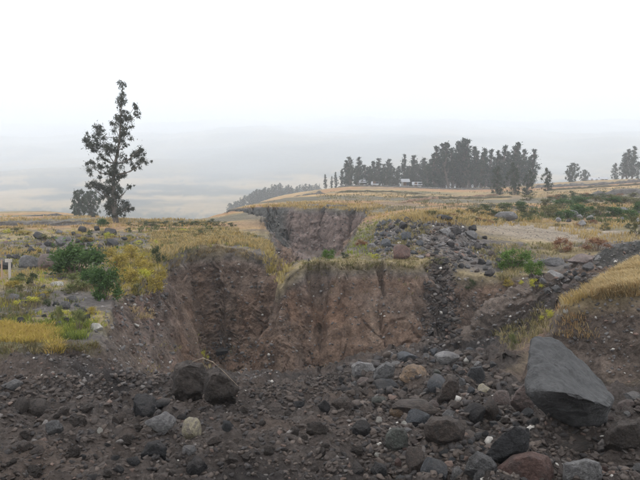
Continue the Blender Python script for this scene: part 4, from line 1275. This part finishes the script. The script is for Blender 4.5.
def tree(px, top, py, d, kind, label, group=None, wide=1.0, var=None, foot=None):
    """tree seen from pixel row `top` down to its foot on the land at bearing px and distance d"""
    X = at(px, py, d).x
    z = height(X, d) - .1
    H = at(px, top, d).z - z
    o = empty('tree', (X, d, z), random.uniform(0, 6.28))
    o.scale = (H * wide, H * wide, H)
    t, c = tree_meshes(kind, random.randrange(6) if var is None else var)
    child('trunk', t, o); child('crown', c, o)
    tag(o, label, 'tree', group)
    return o

tree(79, 190, 217, 98, 'round', 'grey-green dense rounded tree behind the tall lone eucalyptus, left half of the clump', wide=.85, var=0)
tree(92, 191, 217, 101, 'round', 'grey-green dense rounded tree behind the tall lone eucalyptus, right half of the clump', wide=.85, var=1)
GROVE = [(326, 173), (331, 175), (336, 171), (341, 168), (346, 160), (351, 157), (356, 166), (361, 157), (366, 165), (371, 166), (375, 161), (379, 158), (383, 164), (387, 159), (392, 163), (397, 166),
         (402.5, 154), (407, 166), (412, 161), (416, 155), (421, 158), (425, 161), (429, 159)]
ORD = 'zeroth first second third fourth fifth sixth seventh eighth ninth tenth eleventh twelfth thirteenth fourteenth fifteenth sixteenth seventeenth eighteenth nineteenth twentieth'.split()
n_left = 0
for i, (px, top) in enumerate(GROVE):
    if px == 402.5:
        tree(px, top, 186, 205, 'eucalypt', 'single tall slim tree standing above the thin left part of the grove', var=2)
    elif px < 342:
        tree(px, top + 1, 187, 236 + 5 * (i % 3), 'eucalypt', 'small hazy tree at the far left end of the grove', 'small hazy trees at the left end of the grove')
    else:
        n_left += 1
        tree(px, top, 186, 200 + 9 * ((i * 7) % 4), 'eucalypt', f'dark tree in the left part of the grove, {ORD[n_left]} from its hazy end', 'trees in the left part of the skyline grove', wide=1.5)
DENSE = [(433, 153), (437, 146), (441, 143), (445, 147), (449, 142), (453, 147), (457, 144), (460, 141), (463, 138), (466, 139), (470, 146), (474, 151), (435, 158), (443, 155), (452, 154), (460, 153), (468, 155), (476, 158)]
for i, (px, top) in enumerate(DENSE):
    if px == 463:
        tree(px, top, 187, 188, 'eucalypt', 'tallest tree of the dense middle grove', var=4)
    else:
        tree(px, top, 187, 178 + 8 * ((i * 5) % 4), 'eucalypt', 'dark tall tree packed in the dense middle grove on the skyline', 'trees packed in the dense middle grove', wide=1.35)
for i, (px, top) in enumerate([(481, 152), (485, 148), (490, 149), (496, 150), (503, 145), (508, 151), (514, 146), (519, 142), (524, 149), (531, 149)]):
    tree(px, top, 187, 172 + 7 * (i % 3), 'eucalypt', f'tall grey-green tree behind the three bushy trees, {ORD[i + 1]} from the left', 'tall trees in the right part of the grove', wide=1.3)
for i, (px, top) in enumerate([(350, 165), (358, 168), (369, 167), (377, 166), (386, 168), (395, 168), (409, 166), (418, 164), (427, 163), (482, 158), (493, 157), (500, 156), (511, 155), (527, 157)]):
    tree(px, top, 187, 190 + 6 * (i % 4), 'bushy', 'shorter bushy tree filling the grove between the tall slim trees', 'shorter bushy trees filling the grove', wide=random.uniform(.9, 1.3))
tree(497, 166, 190, 112, 'bushy', 'dark bushy tree in front of the grove, leftmost of the three together', wide=.95)
tree(514, 163, 193, 108, 'bushy', 'dark bushy tree in front of the grove, middle of the three together', wide=.85)
tree(528, 170, 193, 106, 'bushy', 'shortest dark bushy tree in front of the grove, rightmost of the three together', wide=1.0)
tree(547.5, 168, 187, 120, 'bushy', 'small dark upright tree standing alone right of the grove', wide=.95)
tree(571.5, 163, 179, 205, 'round', 'small round dark tree alone on the skyline', wide=.8)
tree(584, 170, 177, 235, 'round', 'tiny hazy bush-like tree right of the round skyline tree', wide=1)
tree(615, 163, 173, 225, 'bushy', 'short dark tree at the left foot of the tall pair near the right edge', wide=1)
tree(622, 153, 173, 222, 'eucalypt', 'middle height dark tree of the cluster near the right edge', wide=1.6)
tree(627, 149, 173, 218, 'eucalypt', 'dark tree just left of the tallest one near the right edge', wide=1.5)
tree(632, 146, 173, 220, 'eucalypt', 'tallest dark tree of the cluster near the right edge', wide=1.3)
tree(638, 163, 173, 224, 'bushy', 'low dark tree at the right edge beside the tallest', wide=1)
HROW = [(228, 205, 7), (236, 199, 10), (246, 196, 10), (254, 191, 13), (266, 187, 14), (278, 183, 15), (288, 186, 11), (302, 185, 9), (322, 184, 8)]
for i in range(46):
    px = 228 + 92 * (i + random.uniform(-.3, .3)) / 45
    top = float(np.interp(px, [a[0] for a in HROW], [a[1] for a in HROW])) + random.uniform(-1.5, 2.5)
    h = float(np.interp(px, [a[0] for a in HROW], [a[2] for a in HROW]))
    tree(px, top, top + h, random.uniform(370, 420), ('bushy', 'conifer')[i % 3 == 0], 'small blue-hazed tree in the distant row along the valley side', 'hazy trees in the distant row along the valley side', wide=random.uniform(.9, 1.6))

# ------------------------------------------------------------------ field walls and hedges
M_DRYWALL = node_mat('dry_stone', .95, (.115, .105, .095), n1=(1.5, .35), n2=(6, .4), bump=(5, .06))
def field_wall(pts, label, hgt=.8, mat=None, name='field_wall', cat='field wall'):
    P = [at(a, b, d) for a, b, d in pts]
    L, n = [], []
    for a, b in zip(P, P[1:]):
        k = max(2, int((b - a).length / .55))
        for i in range(k):
            L.append(a.lerp(b, i / k))
    L.append(P[-1])
    X = np.array([p.x for p in L]); Y = np.array([p.y for p in L])
    Z = land(X, Y)[0]
    V, F_ = [], []
    sec = [(-.42, -.25), (-.36, .35), (-.26, .8), (-.05, 1.0), (.2, .9), (.36, .4), (.42, -.25)]
    for i in range(len(L)):
        t = (L[min(i + 1, len(L) - 1)] - L[max(i - 1, 0)]); t.z = 0; t.normalize()
        nrm = Vector((-t.y, t.x, 0))
        hh = hgt * (.8 + .35 * float(perlin(i * .21, 3.3, pts[0][0] * .1)) + random.uniform(-.22, .22)) * min(1, .15 + .3 * i, .15 + .3 * (len(L) - 1 - i))
        for a, b in sec:
            p = Vector((X[i], Y[i], Z[i])) + nrm * (a * hgt * 1.2 + random.uniform(-.08, .08)) + Vector((0, 0, b * hh + random.uniform(-.06, .06)))
            V.append(p)
    m = len(sec)
    for i in range(len(L) - 1):
        for k in range(m - 1):
            F_.append((i * m + k, (i + 1) * m + k, (i + 1) * m + k + 1, i * m + k + 1))
    o0 = V[0].copy()
    o = mesh_obj(name, [v - o0 for v in V], F_, mat or M_DRYWALL)
    o.location = o0
    tag(o, label, cat, kind='thing')
field_wall([(-40, 226, 52), (40, 226, 52), (100, 225.5, 52)], 'low dark stone wall across the field left of the tall tree', .38)
field_wall([(26, 217.5, 84), (70, 217.5, 84)], 'short dark wall behind the pale field at the far left', .35)
field_wall([(532, 186, 150), (570, 183, 155), (605, 180, 150), (660, 178, 150)], 'long dark stone wall rising to the right below the skyline', .8)
field_wall([(585, 195, 92), (610, 194, 92), (660, 192, 92)], 'dark stone wall across the right field above the bushy band', .9)
field_wall([(335, 190.5, 165), (400, 189.5, 165), (500, 189, 150)], 'dark stone wall along the foot of the grove', .5)
field_wall([(240, 201.5, 110), (280, 196, 118), (325, 193, 130)], 'dark wall along the left edge of the pale fields', .8)
field_wall([(300, 206, 66), (366, 207.5, 62)], 'low dark wall along the top of the back ravine wall', .4)
field_wall([(400, 203, 72), (440, 197, 95), (500, 194, 110)], 'reddish earth bank slanting through the brown field', .35, node_mat('red_bank', .95, (.20, .13, .085), n1=(1, .3), n2=(5, .3), bump=(4, .05)), 'earth_bank', 'earth bank')

M_BANKG = node_mat('weedy_bank', .95, (.10, .088, .058), n1=(.8, .4), n2=(4, .4), bump=(4, .06))
field_wall([(405, 198.5, 92), (450, 198, 94), (512, 197, 98)], 'weedy dark terrace edge across the brown field below the bushy trees', .45, M_BANKG, 'terrace_bank', 'earth bank')
field_wall([(336, 196.5, 112), (380, 195.5, 116), (425, 196, 112)], 'weedy terrace edge in the pale field left of the slanting bank', .4, M_BANKG, 'terrace_bank', 'earth bank')
field_wall([(462, 208, 58), (505, 207.5, 59), (548, 207, 60)], 'dark weedy terrace edge behind the mound and the gravel flat', .35, M_BANKG, 'terrace_bank', 'earth bank')
field_wall([(545, 190.5, 122), (590, 188, 128), (650, 186.5, 130)], 'dark weedy terrace edge in the upper right field', .5, M_BANKG, 'terrace_bank', 'earth bank')

# ------------------------------------------------------------------ small houses by the grove
M_PLASTER = node_mat('white_plaster', .9, (.36, .34, .32), n1=(.6, .25), n2=(3, .25), bump=(10, .01))
M_ROOF = node_mat('sheet_roof', .6, (.34, .34, .35), n1=(1, .15), n2=(5, .15), bump=(8, .01))
M_DARK = node_mat('dark_opening', .6, (.03, .032, .035), n1=(1, 0), n2=(1, 0), bump=None)
M_DOOR = node_mat('door_wood', .7, (.12, .07, .04), n1=(2, .2), n2=(9, .2), bump=None)
def box(x0, x1, y0, y1, z0, z1):
    return [(x0, y0, z0), (x1, y0, z0), (x1, y1, z0), (x0, y1, z0), (x0, y0, z1), (x1, y0, z1), (x1, y1, z1), (x0, y1, z1)], \
           [(3, 2, 1, 0), (4, 5, 6, 7), (0, 1, 5, 4), (1, 2, 6, 5), (2, 3, 7, 6), (3, 0, 4, 7)]
def house(px, d, w, h, label, rz=0., roofm=None):
    X = at(px, 186, d).x
    o = empty('house', (X, d, height(X, d) - .15), rz)
    tag(o, label, 'house')
    dp = w * .7
    v, f = box(-w / 2, w / 2, -dp / 2, dp / 2, -.3, h)
    v += [(-w / 2, 0, h + .8), (w / 2, 0, h + .8)]
    f += [(0 + 4, 7, 8), (5, 9, 6)]
    f.remove((4, 5, 6, 7))
    mesh_obj('wall', v, f, M_PLASTER, o)
    e = .3
    rv, rf = [], []
    for s in (-1, 1):
        a = [(-w / 2 - e, 0, h + .86), (w / 2 + e, 0, h + .86), (w / 2 + e, s * (dp / 2 + e), h - .1), (-w / 2 - e, s * (dp / 2 + e), h - .1)]
        k = len(rv)
        rv += a + [(x, y, z + .07) for x, y, z in a]
        rf += [tuple(i + k for i in q) for q in [(3, 2, 1, 0), (4, 5, 6, 7), (0, 1, 5, 4), (1, 2, 6, 5), (2, 3, 7, 6), (3, 0, 4, 7)]]
    mesh_obj('roof', rv, rf, roofm or M_ROOF, o)
    mesh_obj('door', *box(-w * .32, -w * .32 + .9, -dp / 2 - .04, -dp / 2 + .02, -.1, 2.0), M_DOOR, o)
    mesh_obj('window', *box(w * .12, w * .12 + 1.0, -dp / 2 - .04, -dp / 2 + .02, .95, 1.9), M_DARK, o)
house(362, 199, 1.9, 1.5, 'small white house between the trunks at the left end of the grove', .15)
house(375, 198, 1.8, 1.0, 'low white shed just right of the small white house in the grove', -.2)
house(405, 199, 2.2, 2.1, 'taller whitish house under the single slim tree of the grove', .1)
house(417, 198, 2.6, 1.2, 'white house at the left edge of the dense middle grove', -.1)
house(592, 262, 4.6, 1.6, 'pale house on the skyline right of the round tree', .1)
house(603, 264, 3.0, 2.0, 'small pale house left of the cluster of trees near the right edge', -.1)

# ------------------------------------------------------------------ white post frame and dry twig
p = seen(7, 279)
k = p.y / F
fr = empty('post_frame', p, .1)
tag(fr, 'small frame of two weathered posts with a white crossbar on the left bank', 'post frame')
M_WPAINT = node_mat('white_weathered_wood', .85, (.38, .34, .30), n1=(6, .15), n2=(30, .2), bump=(20, .006))
M_WOOD = node_mat('brown_weathered_wood', .9, (.36, .25, .18), n1=(6, .2), n2=(30, .2), bump=(20, .006))
def post(x, w, h, m):
    v, f = tube([(x, 0, -.15), (x, 0, h * .5), (x + .01, 0, h)], [w, w * .95, w * .85], 8)
    f.append(tuple(range(16, 24)))
    return mesh_obj('post', v, f, m, fr)
post(-5.0 * k, .9 * k, 20 * k, M_WOOD)
post(2.6 * k, 1.5 * k, 20.5 * k, M_WPAINT)
v, f = box(-1.2 * k, 5.0 * k, -1.2 * k, 1.2 * k, 17.6 * k, 20.8 * k)
mesh_obj('crossbar', v, f, M_WPAINT, fr)

tp = [(192, 362, -.2), (203, 358, -.5), (213, 362, -.5), (224, 372, -.4), (238, 386, -.2)]
d0 = seen(220, 404).y - .75
tv, tf = tube([at(a, b, d0 + c) for a, b, c in tp], [.003, .004, .005, .004, .003], 5)
t0 = Vector(tv[0])
tw = mesh_obj('twig', [Vector(q) - t0 for q in tv], tf, node_mat('dry_twig', .9, (.30, .24, .18), n1=(8, .2), n2=(30, .2), bump=None))
tw.location = t0
tag(tw, 'thin pale dry twig arching over the two big earth lumps', 'twig')

# ------------------------------------------------------------------ mist
hz = bpy.data.materials.new('mist_air')
hz.use_nodes = True
hz.node_tree.nodes.clear()
ho = hz.node_tree.nodes.new('ShaderNodeOutputMaterial')
hv = hz.node_tree.nodes.new('ShaderNodeVolumePrincipled')
hv.inputs['Color'].default_value = (.955, .976, 1.0, 1)
hv.inputs['Density'].default_value = 0.00078
hz.node_tree.links.new(hv.outputs['Volume'], ho.inputs['Volume'])
bx = [(-7500, -300), (7500, -300), (7500, 7400), (-7500, 7400)]
hb = mesh_obj('haze', [(a, b, -105.5) for a, b in bx] + [(a, b, 960) for a, b in bx],
              [(3, 2, 1, 0), (4, 5, 6, 7), (0, 1, 5, 4), (1, 2, 6, 5), (2, 3, 7, 6), (3, 0, 4, 7)], hz)
tag(hb, kind='stuff')
